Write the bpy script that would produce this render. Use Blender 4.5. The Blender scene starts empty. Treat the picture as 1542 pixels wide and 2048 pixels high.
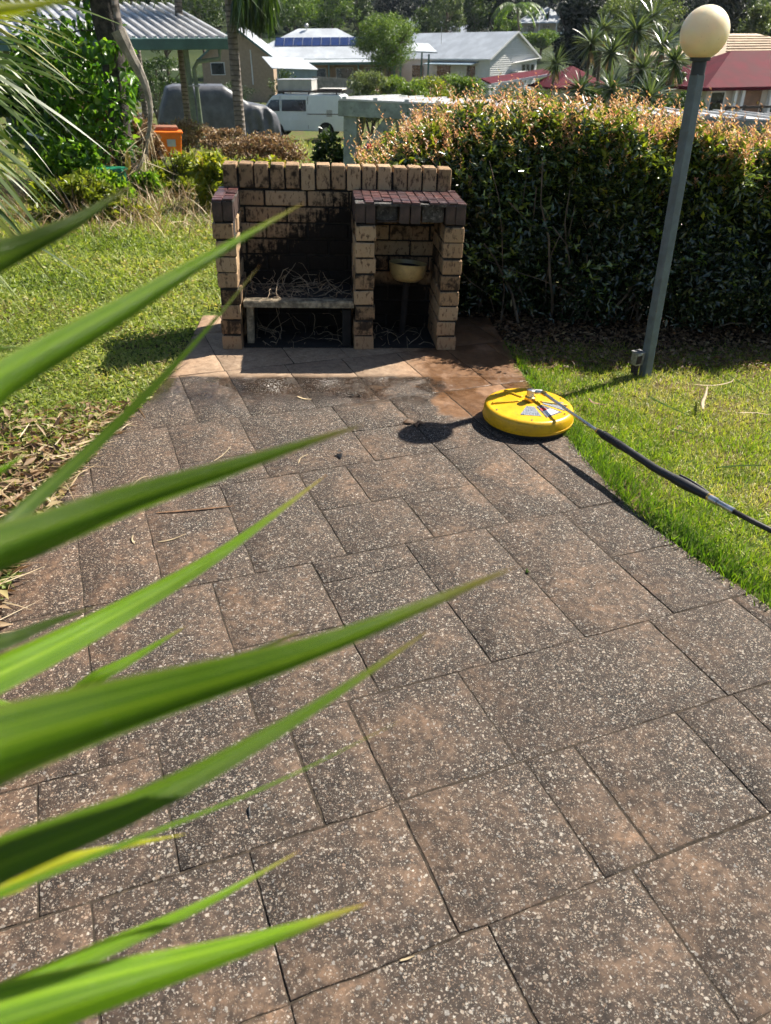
import bpy, bmesh, math
import numpy as np
from mathutils import Vector, Matrix
rng = np.random.default_rng(7)
scn = bpy.context.scene
col = scn.collection
R = math.radians

# ------------------------------------------------------------------ camera
F_PX, W_PX, H_PX = 1504.46, 1542.0, 2048.0
PITCH, ROLL, YAW = 0.5560, 0.0381, 0.1028
CAM = np.array([0.5279, -4.1712, 1.4985])
_cy, _sy = math.cos(YAW), math.sin(YAW)
def _yaw(x, y, z): return np.array([_cy * x + _sy * y, -_sy * x + _cy * y, z])
_r0 = _yaw(1, 0, 0)
FWD = _yaw(0, math.cos(PITCH), -math.sin(PITCH))
_u0 = _yaw(0, math.sin(PITCH), math.cos(PITCH))
_cr, _sr = math.cos(ROLL), math.sin(ROLL)
RGT = _cr * _r0 + _sr * _u0
UP = -_sr * _r0 + _cr * _u0
cd = bpy.data.cameras.new('camera')
cam = bpy.data.objects.new('camera', cd)
col.objects.link(cam)
cam.matrix_world = Matrix(((RGT[0], UP[0], -FWD[0], CAM[0]), (RGT[1], UP[1], -FWD[1], CAM[1]),
                           (RGT[2], UP[2], -FWD[2], CAM[2]), (0, 0, 0, 1)))
cd.sensor_fit = 'VERTICAL'
cd.sensor_height = 9.8
cd.sensor_width = 9.8 * W_PX / H_PX
cd.lens = 9.8 * F_PX / H_PX
cd.clip_start = 0.02
cd.clip_end = 2000
cd.dof.use_dof = True
cd.dof.focus_distance = 2.9
cd.dof.aperture_fstop = 1.75
scn.camera = cam

# ------------------------------------------------------------------ world, sun, exposure
SUN = np.array([0.785, 0.47, 1.0]); SUN = SUN / np.linalg.norm(SUN)
world = bpy.data.worlds.new('World'); scn.world = world; world.use_nodes = True
wn = world.node_tree.nodes; wl = world.node_tree.links
sky = wn.new('ShaderNodeTexSky'); sky.sky_type = 'NISHITA'; sky.sun_disc = False
sky.sun_elevation = math.asin(SUN[2]); sky.sun_rotation = math.atan2(SUN[0], SUN[1])
sky.air_density = 1.0; sky.dust_density = 0.6; sky.ozone_density = 1.0
wn['Background'].inputs['Strength'].default_value = 0.052
wl.new(sky.outputs[0], wn['Background'].inputs[0])
sd = bpy.data.lights.new('sun', 'SUN'); sd.energy = 5.0; sd.angle = R(0.53); sd.color = (1.0, 0.93, 0.82)
sun = bpy.data.objects.new('sun', sd); col.objects.link(sun)
sun.rotation_euler = Vector(SUN).to_track_quat('Z', 'Y').to_euler(); sun.location = (6, 4, 8)
scn.view_settings.view_transform = 'Standard'; scn.view_settings.look = 'None'
scn.view_settings.exposure = 1.32; scn.view_settings.gamma = 1.0
scn.view_settings.use_curve_mapping = False
scn.render.engine = 'CYCLES'
cy = scn.cycles
cy.max_bounces = 5; cy.diffuse_bounces = 3; cy.glossy_bounces = 2; cy.transmission_bounces = 4
cy.transparent_max_bounces = 6; cy.volume_bounces = 0
cy.sample_clamp_indirect = 4.0; cy.sample_clamp_direct = 12.0
cy.caustics_reflective = False; cy.caustics_refractive = False
cy.use_denoising = True; cy.use_adaptive_sampling = True; cy.adaptive_threshold = 0.03; cy.use_light_tree = False
try: cy.denoising_prefilter = 'ACCURATE'
except Exception: pass

# ------------------------------------------------------------------ geometry helpers
def ray(u, v): return FWD + RGT * ((u - W_PX / 2) / F_PX) - UP * ((v - H_PX / 2) / F_PX)
def ground(u, v, z=0.0):
    d = ray(u, v); return CAM + d * ((z - CAM[2]) / d[2])
def at(u, v, D):                       # point seen at (u, v), D metres away over the ground
    d = ray(u, v); return CAM + d * (D / math.hypot(d[0], d[1]))
def atz(u, v, depth):                  # by depth along the lens axis
    return CAM + ray(u, v) * depth
def nrm(a):
    a = np.asarray(a, float); return a / np.maximum(np.linalg.norm(a, axis=-1, keepdims=True), 1e-9)
def lerp(a, b, t): return a + (b - a) * t
def sstep(a, b, x):
    t = np.clip((x - a) / (b - a), 0, 1); return t * t * (3 - 2 * t)
def wob(p, s=1.0, seed=0.0):           # cheap smooth noise, -1..1
    x, y, z = [np.asarray(p)[..., i] * s for i in range(3)]
    return (np.sin(1.7 * x + 2.3 * y + seed) + np.sin(2.9 * y - 1.3 * z + 1.7 * seed) + np.sin(3.1 * z + 2.1 * x + .6 * seed)
            + .6 * np.sin(5.3 * x - 4.1 * y + 3.7 * z + seed)) / 3.6

_DL = [0, 7.6, 10, 14, 19, 24, 34, 42, 60, 75, 105, 125, 150, 200, 320, 900]
_ZL = [0, 0, -.05, -.35, -.78, -1.1, -2.0, -2.6, -3.2, -3.5, -3.5, -1.5, 3.0, 11, 42, 60]
_DR = [0, 6.1, 7.6, 12, 24, 42, 60, 75, 105, 125, 150, 200, 320, 900]
_ZR = [0, 0, -1.05, -1.3, -1.7, -2.6, -3.2, -3.5, -3.5, -1.5, 3.0, 11, 42, 60]
TILT = 0.0381                           # the garden slab leans this much against true level
FH = np.array([_sy, _cy, 0.0]); RH = np.array([_cy, -_sy, 0.0])
TILTM = Matrix.Rotation(-TILT, 4, Vector(FH))
def terrain(x, y):
    x = np.asarray(x, float); y = np.asarray(y, float)
    D = np.hypot(x - CAM[0], y - CAM[1]); front = sstep(-2, 1, y - CAM[1])
    zl = np.interp(D, _DL, _ZL); zr = np.interp(D, _DR, _ZR)
    sx = sstep(0.2, 1.3, x)
    lat = (x - CAM[0]) * RH[0] + (y - CAM[1]) * RH[1]
    return (lerp(zl, zr, sx) + np.clip(lat, -120, 120) * TILT * sstep(9, 30, D)) * front - 0.014

class MB:
    def __init__(s): s.v = []; s.f = []
    def add(s, v, f):
        o = len(s.v); s.v += [tuple(map(float, p)) for p in v]; s.f += [tuple(i + o for i in q) for q in f]
    def box(s, c, d, rz=0.0, rx=0.0, ry=0.0):
        m = Matrix.Rotation(rz, 3, 'Z') @ Matrix.Rotation(ry, 3, 'Y') @ Matrix.Rotation(rx, 3, 'X')
        P = [m @ Vector((sx * d[0] / 2, sy * d[1] / 2, sz * d[2] / 2)) + Vector(c) for sz in (-1, 1) for sy in (-1, 1) for sx in (-1, 1)]
        s.add(P, [(0, 2, 3, 1), (4, 5, 7, 6), (0, 1, 5, 4), (2, 6, 7, 3), (0, 4, 6, 2), (1, 3, 7, 5)]); return s
    def bar(s, a, b, w, h):             # box beam from a to b
        a = Vector(a); b = Vector(b); d = (b - a).normalized()
        x = d.cross(Vector((0, 0, 1))); x = x.normalized() if x.length > 1e-4 else Vector((1, 0, 0)); z = x.cross(d)
        P = [p + x * (sx * w / 2) + z * (sz * h / 2) for p in (a, b) for sx, sz in ((-1, -1), (1, -1), (1, 1), (-1, 1))]
        s.add(P, [(0, 1, 2, 3), (7, 6, 5, 4), (0, 4, 5, 1), (1, 5, 6, 2), (2, 6, 7, 3), (3, 7, 4, 0)]); return s
    def tube(s, pts, rad, n=8, cap=True):
        pts = [Vector(p) for p in pts]; k = len(pts)
        rad = [rad] * k if not hasattr(rad, '__len__') else rad
        vs = []; fs = []; px = None
        for i, p in enumerate(pts):
            d = (pts[min(i + 1, k - 1)] - pts[max(i - 1, 0)]).normalized()
            if px is None:
                px = d.cross(Vector((0.31, 0.17, 1))); px = px.normalized() if px.length > 1e-3 else Vector((1, 0, 0))
            px = (px - d * px.dot(d)).normalized(); py = d.cross(px)
            for j in range(n):
                a = 2 * math.pi * j / n; vs.append(p + (px * math.cos(a) + py * math.sin(a)) * rad[i])
        for i in range(k - 1):
            for j in range(n):
                j2 = (j + 1) % n; fs.append((i * n + j, i * n + j2, (i + 1) * n + j2, (i + 1) * n + j))
        if cap: fs += [tuple(range(n - 1, -1, -1)), tuple((k - 1) * n + j for j in range(n))]
        s.add(vs, fs); return s
    def lathe(s, prof, n=48, c=(0, 0, 0), sx=1, sy=1):
        k = len(prof); vs = []; fs = []
        for r, z in prof:
            for j in range(n):
                a = 2 * math.pi * j / n; vs.append((c[0] + r * sx * math.cos(a), c[1] + r * sy * math.sin(a), c[2] + z))
        for i in range(k - 1):
            for j in range(n):
                j2 = (j + 1) % n; fs.append((i * n + j, i * n + j2, (i + 1) * n + j2, (i + 1) * n + j))
        fs.append(tuple(range(n - 1, -1, -1))); fs.append(tuple((k - 1) * n + j for j in range(n)))
        s.add(vs, fs); return s
    def prism(s, poly, z0, z1):
        n = len(poly)
        s.add([(x, y, z0) for x, y in poly] + [(x, y, z1) for x, y in poly],
              [tuple(range(n - 1, -1, -1)), tuple(range(n, 2 * n))] + [(i, (i + 1) % n, n + (i + 1) % n, n + i) for i in range(n)]); return s
    def slab(s, quad, t):               # thick polygon: top face given, thickness t downwards
        n = len(quad); q = [Vector(p) for p in quad]
        s.add(q + [p - Vector((0, 0, t)) for p in q], [tuple(range(n)), tuple(range(2 * n - 1, n - 1, -1))] + [(i, n + i, n + (i + 1) % n, (i + 1) % n) for i in range(n)]); return s
    def build(s, name, mat, parent=None, smooth=False, bevel=0.0):
        me = bpy.data.meshes.new(name); me.from_pydata(s.v, [], s.f); me.validate(); me.update()
        return link(name, me, mat, parent, smooth, bevel)

def link(name, me, mat, parent=None, smooth=False, bevel=0.0):
    o = bpy.data.objects.new(name, me); col.objects.link(o)
    if mat is not None and not me.materials: me.materials.append(mat)
    if parent is not None: o.parent = parent
    if smooth:
        me.polygons.foreach_set('use_smooth', [True] * len(me.polygons))
        if smooth != 'all':
            try: me.set_sharp_from_angle(angle=R(40))
            except Exception: pass
    if bevel:
        m = o.modifiers.new('b', 'BEVEL'); m.width = bevel; m.segments = 2; m.limit_method = 'ANGLE'
    return o

def mesh_np(name, V, faces, mat, parent=None, tint=None, uv=None, smooth=False):
    """V (N,3); faces: list of (M,k) int arrays; tint per vertex"""
    me = bpy.data.meshes.new(name)
    V = np.ascontiguousarray(V, np.float32); me.vertices.add(len(V)); me.vertices.foreach_set('co', V.ravel())
    loops = np.concatenate([f.ravel() for f in faces]).astype(np.int32)
    tot = np.concatenate([np.full(len(f), f.shape[1]) for f in faces]).astype(np.int32)
    st = np.concatenate([[0], np.cumsum(tot)[:-1]]).astype(np.int32)
    me.loops.add(len(loops)); me.loops.foreach_set('vertex_index', loops)
    me.polygons.add(len(tot)); me.polygons.foreach_set('loop_start', st); me.polygons.foreach_set('loop_total', tot)
    if tint is not None:
        a = me.attributes.new('tint', 'FLOAT', 'POINT'); a.data.foreach_set('value', np.ascontiguousarray(tint, np.float32))
    if uv is not None:
        l = me.uv_layers.new(name='uv'); l.data.foreach_set('uv', np.ascontiguousarray(uv[loops], np.float32).ravel())
    me.update(calc_edges=True)
    if smooth: me.polygons.foreach_set('use_smooth', np.ones(len(tot), bool))
    return link(name, me, mat, parent)

def tag(o, label=None, cat=None, group=None, kind=None):
    if label: o['label'] = label
    if cat: o['category'] = cat
    if group: o['group'] = group
    if kind: o['kind'] = kind
    return o
def thing(name, label, cat, loc=(0, 0, 0), rz=0.0, group=None):
    o = bpy.data.objects.new(name, None); col.objects.link(o); o.location = tuple(map(float, loc)); o.rotation_euler = (0, 0, rz)
    o.empty_display_size = .1
    return tag(o, label, cat, group)

def level(o):                           # stand a thing true to level
    o.matrix_basis = Matrix.Translation(o.location) @ TILTM @ o.matrix_basis.to_3x3().to_4x4(); return o
def rdir(n): return nrm(rng.normal(size=(n, 3)))
def leaf_arrays(C, axis, nor, L, Wd, fold=.25):
    """folded pointed leaves, 6 verts each (hex outline), 2 quads"""
    n = len(C); axis = nrm(axis); side = nrm(np.cross(axis, nor)); up = np.cross(side, axis)
    L = np.broadcast_to(L, (n,))[:, None]; Wd = np.broadcast_to(Wd, (n,))[:, None]
    b = C; t = C + axis * L - up * L * .12
    l1 = C + axis * L * .45 + side * Wd * .5 + up * Wd * fold; r1 = C + axis * L * .45 - side * Wd * .5 + up * Wd * fold
    V = np.stack([b, l1, t, r1], 1).reshape(-1, 3); i = np.arange(n)[:, None] * 4
    return V, [np.concatenate([i + 0, i + 2, i + 1], 1), np.concatenate([i + 0, i + 3, i + 2], 1)], 4
def leaf6(C, axis, nor, L, Wd, fold=.2, droop=.25):
    n = len(C); axis = nrm(axis); side = nrm(np.cross(axis, nor)); up = np.cross(side, axis)
    L = np.broadcast_to(L, (n,))[:, None]; Wd = np.broadcast_to(Wd, (n,))[:, None]
    P = [C]
    for f, w in ((.3, .85), (.65, .8)):
        m = C + axis * L * f - up * L * droop * f * f
        P += [m + side * Wd * .5 * w + up * Wd * fold, m, m - side * Wd * .5 * w + up * Wd * fold]
    P.append(C + axis * L - up * L * droop)
    V = np.stack(P, 1).reshape(-1, 3); i = np.arange(n)[:, None] * 8
    q = lambda *a: np.concatenate([i + k for k in a], 1)
    return V, [q(0, 2, 1), q(0, 3, 2), q(4, 5, 7), q(5, 6, 7), q(1, 2, 5, 4), q(2, 3, 6, 5)], 8
def strap_arrays(B, D0, L, Wd, droop, nseg=4, up0=(0, 0, 1), taper=1.0):
    """arching blades: base B, start direction D0, drooping by gravity"""
    n = len(B); L = np.broadcast_to(L, (n,)); Wd = np.broadcast_to(Wd, (n,)); droop = np.broadcast_to(droop, (n,))
    d = nrm(D0); p = B.copy(); V = []; side = nrm(np.cross(d, np.array(up0) + rng.normal(0, .25, (n, 3))))
    for k in range(nseg):
        f = k / nseg; w = Wd * min(1.0, .55 + 2.2 * f) * (1 - f ** 2.2 * taper)
        V += [p + side * w[:, None] * .5, p - side * w[:, None] * .5]
        p = p + d * (L / nseg)[:, None]; d = nrm(d + np.array([0, 0, -1.0]) * (droop / nseg)[:, None])
    V.append(p); m = 2 * nseg + 1
    V = np.stack(V, 1).reshape(-1, 3); i = np.arange(n)[:, None] * m
    qs = [np.concatenate([i + 2 * k, i + 2 * k + 1, i + 2 * k + 3, i + 2 * k + 2], 1) for k in range(nseg - 1)]
    return V, [np.concatenate(qs), np.concatenate([i + m - 3, i + m - 2, i + m - 1], 1)], m
def leafobj(name, arr, mat, parent=None, tint=None, smooth=False):
    V, fs, m = arr
    return mesh_np(name, V, fs, mat, parent, None if tint is None else np.repeat(tint, m), smooth=smooth)
def cat_arr(*arrs):
    Vs = []; F = []; o = 0
    for V, fs, m in arrs:
        Vs.append(V); F += [f + o for f in fs]; o += len(V)
    return np.concatenate(Vs), F

# ------------------------------------------------------------------ material helpers
class NT:
    def __init__(s, name):
        s.m = bpy.data.materials.new(name); s.m.use_nodes = True; s.t = s.m.node_tree; s.n = s.t.nodes; s.b = s.n['Principled BSDF']
    def node(s, t, **kw):
        x = s.n.new('ShaderNode' + t)
        for k, v in kw.items(): setattr(x, k, v)
        return x
    def set(s, sock, v):
        if hasattr(v, 'is_output') or isinstance(v, bpy.types.NodeSocket): s.t.links.new(v, sock)
        elif isinstance(v, (tuple, list)) and len(v) == 3 and sock.type == 'RGBA': sock.default_value = (*v, 1)
        else: sock.default_value = v
    def math(s, op, a, b=0.0, c=None, clamp=False):
        x = s.node('Math', operation=op, use_clamp=clamp); s.set(x.inputs[0], a); s.set(x.inputs[1], b)
        if c is not None: s.set(x.inputs[2], c)
        return x.outputs[0]
    def mix(s, f, a, b, mode='MIX'):
        x = s.node('Mix', data_type='RGBA', blend_type=mode); s.set(x.inputs[0], f); s.set(x.inputs[6], a); s.set(x.inputs[7], b); return x.outputs[2]
    def ramp(s, f, stops, interp='LINEAR'):
        x = s.node('ValToRGB'); x.color_ramp.interpolation = interp; e = x.color_ramp.elements
        while len(e) < len(stops): e.new(0.5)
        for k, (p, c) in enumerate(stops):
            e[k].position = p; e[k].color = (*c, 1) if isinstance(c, (tuple, list)) else (c, c, c, 1)
        s.set(x.inputs[0], f); return x.outputs[0]
    def smooth(s, v, a, b, lo=0.0, hi=1.0):
        x = s.node('MapRange', interpolation_type='SMOOTHSTEP'); s.set(x.inputs[0], v)
        for k, q in zip((1, 2, 3, 4), (a, b, lo, hi)): s.set(x.inputs[k], q)
        return x.outputs[0]
    def noise(s, vec, scale, detail=4, rough=.55, dist=0.0, out=0):
        x = s.node('TexNoise'); s.set(x.inputs['Vector'], vec)
        for k, q in (('Scale', scale), ('Detail', detail), ('Roughness', rough), ('Distortion', dist)): s.set(x.inputs[k], q)
        return x.outputs[out]
    def vor(s, vec, scale, feature='F1', rnd=1.0):
        x = s.node('TexVoronoi', feature=feature); s.set(x.inputs['Vector'], vec); s.set(x.inputs['Scale'], scale); s.set(x.inputs['Randomness'], rnd); return x
    def pos(s): return s.node('NewGeometry').outputs['Position']
    def obj(s): return s.node('TexCoord').outputs['Object']
    def rand(s): return s.node('ObjectInfo').outputs['Random']
    def xyz(s, v):
        x = s.node('SeparateXYZ'); s.set(x.inputs[0], v); return x.outputs
    def scale(s, v, k):
        x = s.node('VectorMath', operation='MULTIPLY'); s.set(x.inputs[0], v); x.inputs[1].default_value = k; return x.outputs[0]
    def attr(s, name='tint'):
        return s.node('Attribute', attribute_name=name).outputs['Fac']
    def bump(s, h, strength=.5, dist=.01):
        x = s.node('Bump'); s.set(x.inputs['Height'], h); x.inputs['Strength'].default_value = strength; x.inputs['Distance'].default_value = dist
        s.t.links.new(x.outputs[0], s.b.inputs['Normal']); return x.outputs[0]
    def out(s, color=None, rough=None, metal=None, spec=None):
        for k, v in (('Base Color', color), ('Roughness', rough), ('Metallic', metal), ('Specular IOR Level', spec)):
            if v is not None: s.set(s.b.inputs[k], v)
        return s.m

def plain(name, c, rough=.6, metal=0.0, var=.25, scale=6.0, dirt=None, spec=None, bump=0.0):
    t = NT(name); p = t.obj()
    n = t.noise(p, scale, 5, .6); f = t.smooth(n, .35, .7)
    lo = tuple(x * (1 - var) for x in c); hi = tuple(min(1, x * (1 + var * .6)) for x in c)
    cc = t.mix(f, lo, hi)
    if dirt:
        d = t.smooth(t.noise(p, scale * 2.7, 6, .7), .52, .72); cc = t.mix(t.math('MULTIPLY', d, .7), cc, dirt)
    if bump: t.bump(t.noise(p, scale * 6, 3), bump, .01)
    return t.out(cc, t.math('ADD', rough - .08, t.math('MULTIPLY', n, .16)), metal, spec)

def leafmat(name, stops, rough=.42, tr=.4, trcol=(1.25, 1.3, .55), spec=.5, vary=True):
    t = NT(name); a = t.attr(); c = t.ramp(a, stops)
    if vary:
        n = t.noise(t.pos(), 9.0, 2); c = t.mix(t.smooth(n, .3, .75), t.mix(1.0, c, (.78, .8, .72), 'MULTIPLY'), c)
    t.out(c, rough, None, spec)
    tl = t.node('BsdfTranslucent'); t.set(tl.inputs[0], t.mix(1.0, c, trcol, 'MULTIPLY'))
    ms = t.node('MixShader'); ms.inputs[0].default_value = tr
    o = t.n['Material Output']
    t.t.links.new(t.b.outputs[0], ms.inputs[1]); t.t.links.new(tl.outputs[0], ms.inputs[2]); t.t.links.new(ms.outputs[0], o.inputs[0])
    return t.m

G = lambda *c: c
MAT = {}
# ---- paving
def paving_mat():
    t = NT('exposed_aggregate'); P = t.pos(); x, y, z = t.xyz(P)
    nb = t.noise(P, 1.7, 5, .6, .3); nm = t.noise(P, 6.5, 5, .62, .4); nf = t.noise(P, 42, 4, .65)
    oi = t.rand()
    grime = t.math('ADD', t.math('ADD', t.math('MULTIPLY', nb, .9), t.math('MULTIPLY', nm, .75)), t.math('MULTIPLY', oi, .05))
    g = t.smooth(grime, .62, 1.2)
    base = t.ramp(g, [(0, (.023, .018, .0145)), (.35, (.046, .0335, .0255)), (.68, (.088, .061, .043)), (1, (.165, .107, .069))])
    base = t.mix(t.smooth(nf, .3, .75), t.mix(1.0, base, (.42, .42, .43), 'MULTIPLY'), t.mix(1.0, base, (1.6, 1.5, 1.4), 'MULTIPLY'))
    # wash boundary: blasted clean near the barbecue, wet to its right
    wn_ = t.noise(P, 5.0, 4, .6); wob_ = t.math('MULTIPLY', t.math('SUBTRACT', wn_, .5), .34)
    c1 = t.smooth(t.math('ADD', y, t.math('MULTIPLY', wob_, .32)), -.435, -.405)
    c2 = t.math('MULTIPLY', t.smooth(t.math('ADD', x, wob_), 1.12, 1.17), t.smooth(t.math('ADD', y, t.math('MULTIPLY', x, -.12)), -1.12, -1.05))
    sp = t.math('MULTIPLY', t.smooth(t.noise(P, 3.3, 2, .5), .62, .66), t.smooth(y, -.60, -.52))
    clean = t.math('MAXIMUM', t.math('MAXIMUM', c1, c2), t.math('MULTIPLY', sp, .8))
    cn = t.noise(P, 24, 6, .75, .6)
    ccol = t.mix(t.smooth(t.math('ADD', x, wob_), .85, 1.2), t.ramp(cn, [(.25, (.13, .085, .055)), (.5, (.25, .175, .115)), (.75, (.36, .27, .185))]), t.ramp(cn, [(.25, (.085, .037, .015)), (.5, (.21, .11, .053)), (.75, (.34, .20, .11))]))
    base = t.mix(clean, base, ccol)
    # chips
    warp = t.node('VectorMath', operation='ADD'); t.set(warp.inputs[0], P)
    nv = t.node('TexNoise'); t.set(nv.inputs['Vector'], P); nv.inputs['Scale'].default_value = 110; nv.inputs['Detail'].default_value = 3
    t.set(warp.inputs[1], t.scale(nv.outputs['Color'], (.011, .011, .011))); Pw = warp.outputs[0]
    dens = t.smooth(t.math('ADD', t.math('MULTIPLY', nb, .7), t.math('MULTIPLY', nm, .6)), .85, .45)
    cols = [(0, (.06, .043, .032)), (.16, (.19, .135, .09)), (.36, (.36, .315, .255)), (.52, (.16, .16, .155)), (.70, (.42, .38, .32)), (.88, (.24, .155, .105)), (1, (.48, .455, .40))]
    colr = base; H = None
    for sc, thr, keep, amt in ((60, .26, .17, .55), (108, .37, .48, .66), (190, .43, .60, .66), (370, .47, .64, .58)):
        v = t.vor(Pw, sc); r = t.xyz(v.outputs['Color'])
        size = t.math('MULTIPLY', t.math('ADD', r[0], .25), thr)
        on = t.math('LESS_THAN', r[1], t.math('MULTIPLY', t.math('ADD', t.math('MULTIPLY', dens, .6), .4), keep))
        m = t.math('MULTIPLY', t.smooth(t.math('SUBTRACT', size, v.outputs['Distance']), -.03, .05), on)
        m = t.math('MULTIPLY', m, t.math('SUBTRACT', amt, t.math('MULTIPLY', clean, .45)))
        colr = t.mix(m, colr, t.ramp(r[2], cols))
        H = m if H is None else t.math('MAXIMUM', H, m)
    # moss staining and slick water
    wet1 = t.math('MULTIPLY', t.smooth(t.math('ADD', y, t.math('MULTIPLY', wob_, .9)), -.92, -.6), t.smooth(y, -.36, -.44))
    wet = t.math('MULTIPLY', t.math('MAXIMUM', wet1, t.math('MULTIPLY', c2, .75)), t.smooth(t.noise(P, 4.3, 3), .30, .5))
    colr = t.mix(t.math('MULTIPLY', wet, .8), colr, t.mix(1.0, colr, (.42, .40, .40), 'MULTIPLY'))
    ed = t.math('MULTIPLY', t.smooth(t.math('ADD', t.math('MULTIPLY', x, -1), t.math('MULTIPLY', nm, .4)), .0, .55), .5)
    colr = t.mix(ed, colr, t.mix(1.0, colr, (1.35, 1.15, .98), 'MULTIPLY'))
    rough = t.math('SUBTRACT', .86, t.math('MULTIPLY', wet, .62))
    h = t.math('ADD', t.math('MULTIPLY', H, .5), t.math('ADD', t.math('MULTIPLY', nf, .6), t.math('MULTIPLY', nm, 1.2)))
    t.bump(h, .55, .004)
    return t.out(colr, rough, None, .35)
MAT['paving'] = paving_mat()
def joint_mat():
    t = NT('joint_dirt'); P = t.pos(); z = t.xyz(P)[2]; n = t.noise(P, 60, 5, .7)
    c = t.ramp(n, [(.3, (.016, .013, .010)), (.55, (.045, .035, .026)), (.75, (.12, .09, .06))]); t.bump(n, .6, .004); return t.out(c, .95, None, .15)
MAT['joint'] = joint_mat()

def ground_mat():
    t = NT('soil_and_turf'); P = t.pos(); x, y, z = t.xyz(P)
    n1 = t.noise(P, 2.2, 6, .65); n2 = t.noise(P, 26, 5, .7); n3 = t.noise(P, .12, 3)
    soil = t.ramp(n2, [(.3, (.045, .03, .018)), (.6, (.14, .1, .055)), (.8, (.26, .2, .11))])
    turf = t.ramp(n2, [(.25, (.028, .045, .01)), (.55, (.085, .115, .026)), (.8, (.19, .2, .06))])
    c = t.mix(t.smooth(n1, .44, .62), turf, soil)
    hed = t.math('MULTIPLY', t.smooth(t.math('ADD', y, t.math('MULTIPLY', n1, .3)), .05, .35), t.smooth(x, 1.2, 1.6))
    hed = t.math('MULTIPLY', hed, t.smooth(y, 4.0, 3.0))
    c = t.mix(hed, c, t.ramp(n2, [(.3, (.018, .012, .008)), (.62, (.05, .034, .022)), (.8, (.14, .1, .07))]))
    far = t.smooth(y, 60, 120); c = t.mix(far, c, t.mix(t.smooth(n3, .35, .65), (.02, .035, .012), (.045, .06, .02)))
    t.bump(t.noise(P, 60, 4), .6, .02)
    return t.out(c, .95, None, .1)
MAT['ground'] = ground_mat()

def brick_mat(name, inner):
    t = NT(name); P = t.pos(); x, y, z = t.xyz(P); r = t.rand()
    n = t.noise(P, 34, 6, .7); m = t.noise(t.scale(P, (60, 60, 26)), 1.0, 4, .65); k = t.noise(P, 8, 4, .6)
    base = t.ramp(t.math('ADD', t.math('MULTIPLY', r, .55), t.math('MULTIPLY', n, .5)), [(.1, (.20, .125, .07)), (.45, (.32, .21, .12)), (.75, (.41, .29, .175)), (.95, (.33, .19, .11))])
    sp = t.smooth(m, .53, .64); base = t.mix(t.math('MULTIPLY', sp, .85), base, (.085, .05, .032))
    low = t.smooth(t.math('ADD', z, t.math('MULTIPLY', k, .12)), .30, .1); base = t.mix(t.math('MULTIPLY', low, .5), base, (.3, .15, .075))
    top_ = t.math('MULTIPLY', t.smooth(z, .79, .84), -.02)
    thr = t.math('SUBTRACT', t.math('ADD', .435, t.math('MULTIPLY', r, .2)), top_)
    mould = t.math('MULTIPLY', t.smooth(t.math('SUBTRACT', t.math('ADD', t.math('MULTIPLY', k, .62), t.math('MULTIPLY', n, .4)), thr), .0, .11), .86)
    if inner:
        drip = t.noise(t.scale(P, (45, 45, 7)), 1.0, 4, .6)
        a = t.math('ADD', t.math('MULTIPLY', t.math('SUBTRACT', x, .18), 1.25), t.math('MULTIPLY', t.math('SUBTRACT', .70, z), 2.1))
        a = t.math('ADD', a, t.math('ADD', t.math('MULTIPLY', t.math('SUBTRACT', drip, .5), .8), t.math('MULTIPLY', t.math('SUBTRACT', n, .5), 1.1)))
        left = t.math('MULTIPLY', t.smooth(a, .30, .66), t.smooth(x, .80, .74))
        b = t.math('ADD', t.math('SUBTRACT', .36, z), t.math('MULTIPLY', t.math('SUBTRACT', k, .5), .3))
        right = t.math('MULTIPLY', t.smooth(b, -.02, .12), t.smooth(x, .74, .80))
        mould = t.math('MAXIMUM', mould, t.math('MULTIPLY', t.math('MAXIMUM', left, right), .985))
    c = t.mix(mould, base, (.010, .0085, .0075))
    t.bump(t.math('ADD', n, t.math('MULTIPLY', m, -.6)), .6, .006)
    return t.out(c, .9, None, .2)
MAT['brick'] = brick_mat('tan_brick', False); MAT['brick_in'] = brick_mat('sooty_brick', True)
MAT['mortar'] = plain('black_mortar', (.022, .018, .015), .95, var=.6, scale=25, bump=.4)
def tile_mat():
    t = NT('glazed_tile'); r = t.rand(); n = t.noise(t.pos(), 40, 5, .7)
    c = t.ramp(r, [(0, (.03, .012, .013)), (.5, (.06, .023, .021)), (.8, (.10, .036, .03)), (1, (.05, .032, .036))])
    c = t.mix(t.math('MULTIPLY', t.smooth(n, .5, .7), .6), c, (.22, .17, .16))
    t.bump(n, .3, .003); return t.out(c, t.math('ADD', .22, t.math('MULTIPLY', n, .35)), None, .5)
MAT['tile'] = tile_mat()
MAT['cap_brick'] = plain('liver_brick', (.06, .036, .03), .6, var=.5, scale=20, dirt=(.02, .015, .015))
MAT['render'] = plain('mouldy_render', (.06, .055, .05), .9, var=.7, scale=22, dirt=(.3, .28, .25))
MAT['slab_conc'] = plain('fibre_cement', (.30, .25, .175), .85, var=.6, scale=26, dirt=(.02, .016, .012))
MAT['twig'] = plain('dead_twig', (.30, .225, .15), .85, var=.5, scale=12)
MAT['straw'] = plain('dry_straw', (.38, .30, .18), .75, var=.3, scale=20)
MAT['brownleaf'] = plain('brown_leaf', (.16, .085, .04), .7, var=.5, scale=30)
MAT['bowl'] = plain('cream_enamel', (.46, .35, .15), .35, var=.2, scale=14, dirt=(.2, .14, .06))
MAT['soot_shade'] = plain('ash_shade', (.015, .012, .01), .95, var=.5, scale=20)  # black for real ash, and for shade painted onto dark parts
MAT['yellow'] = plain('yellow_plastic', (.62, .355, .006), .38, var=.1, scale=18, dirt=(.30, .17, .02))
MAT['black'] = plain('black_rubber', (.012, .012, .013), .5, var=.3, scale=30)
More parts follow.
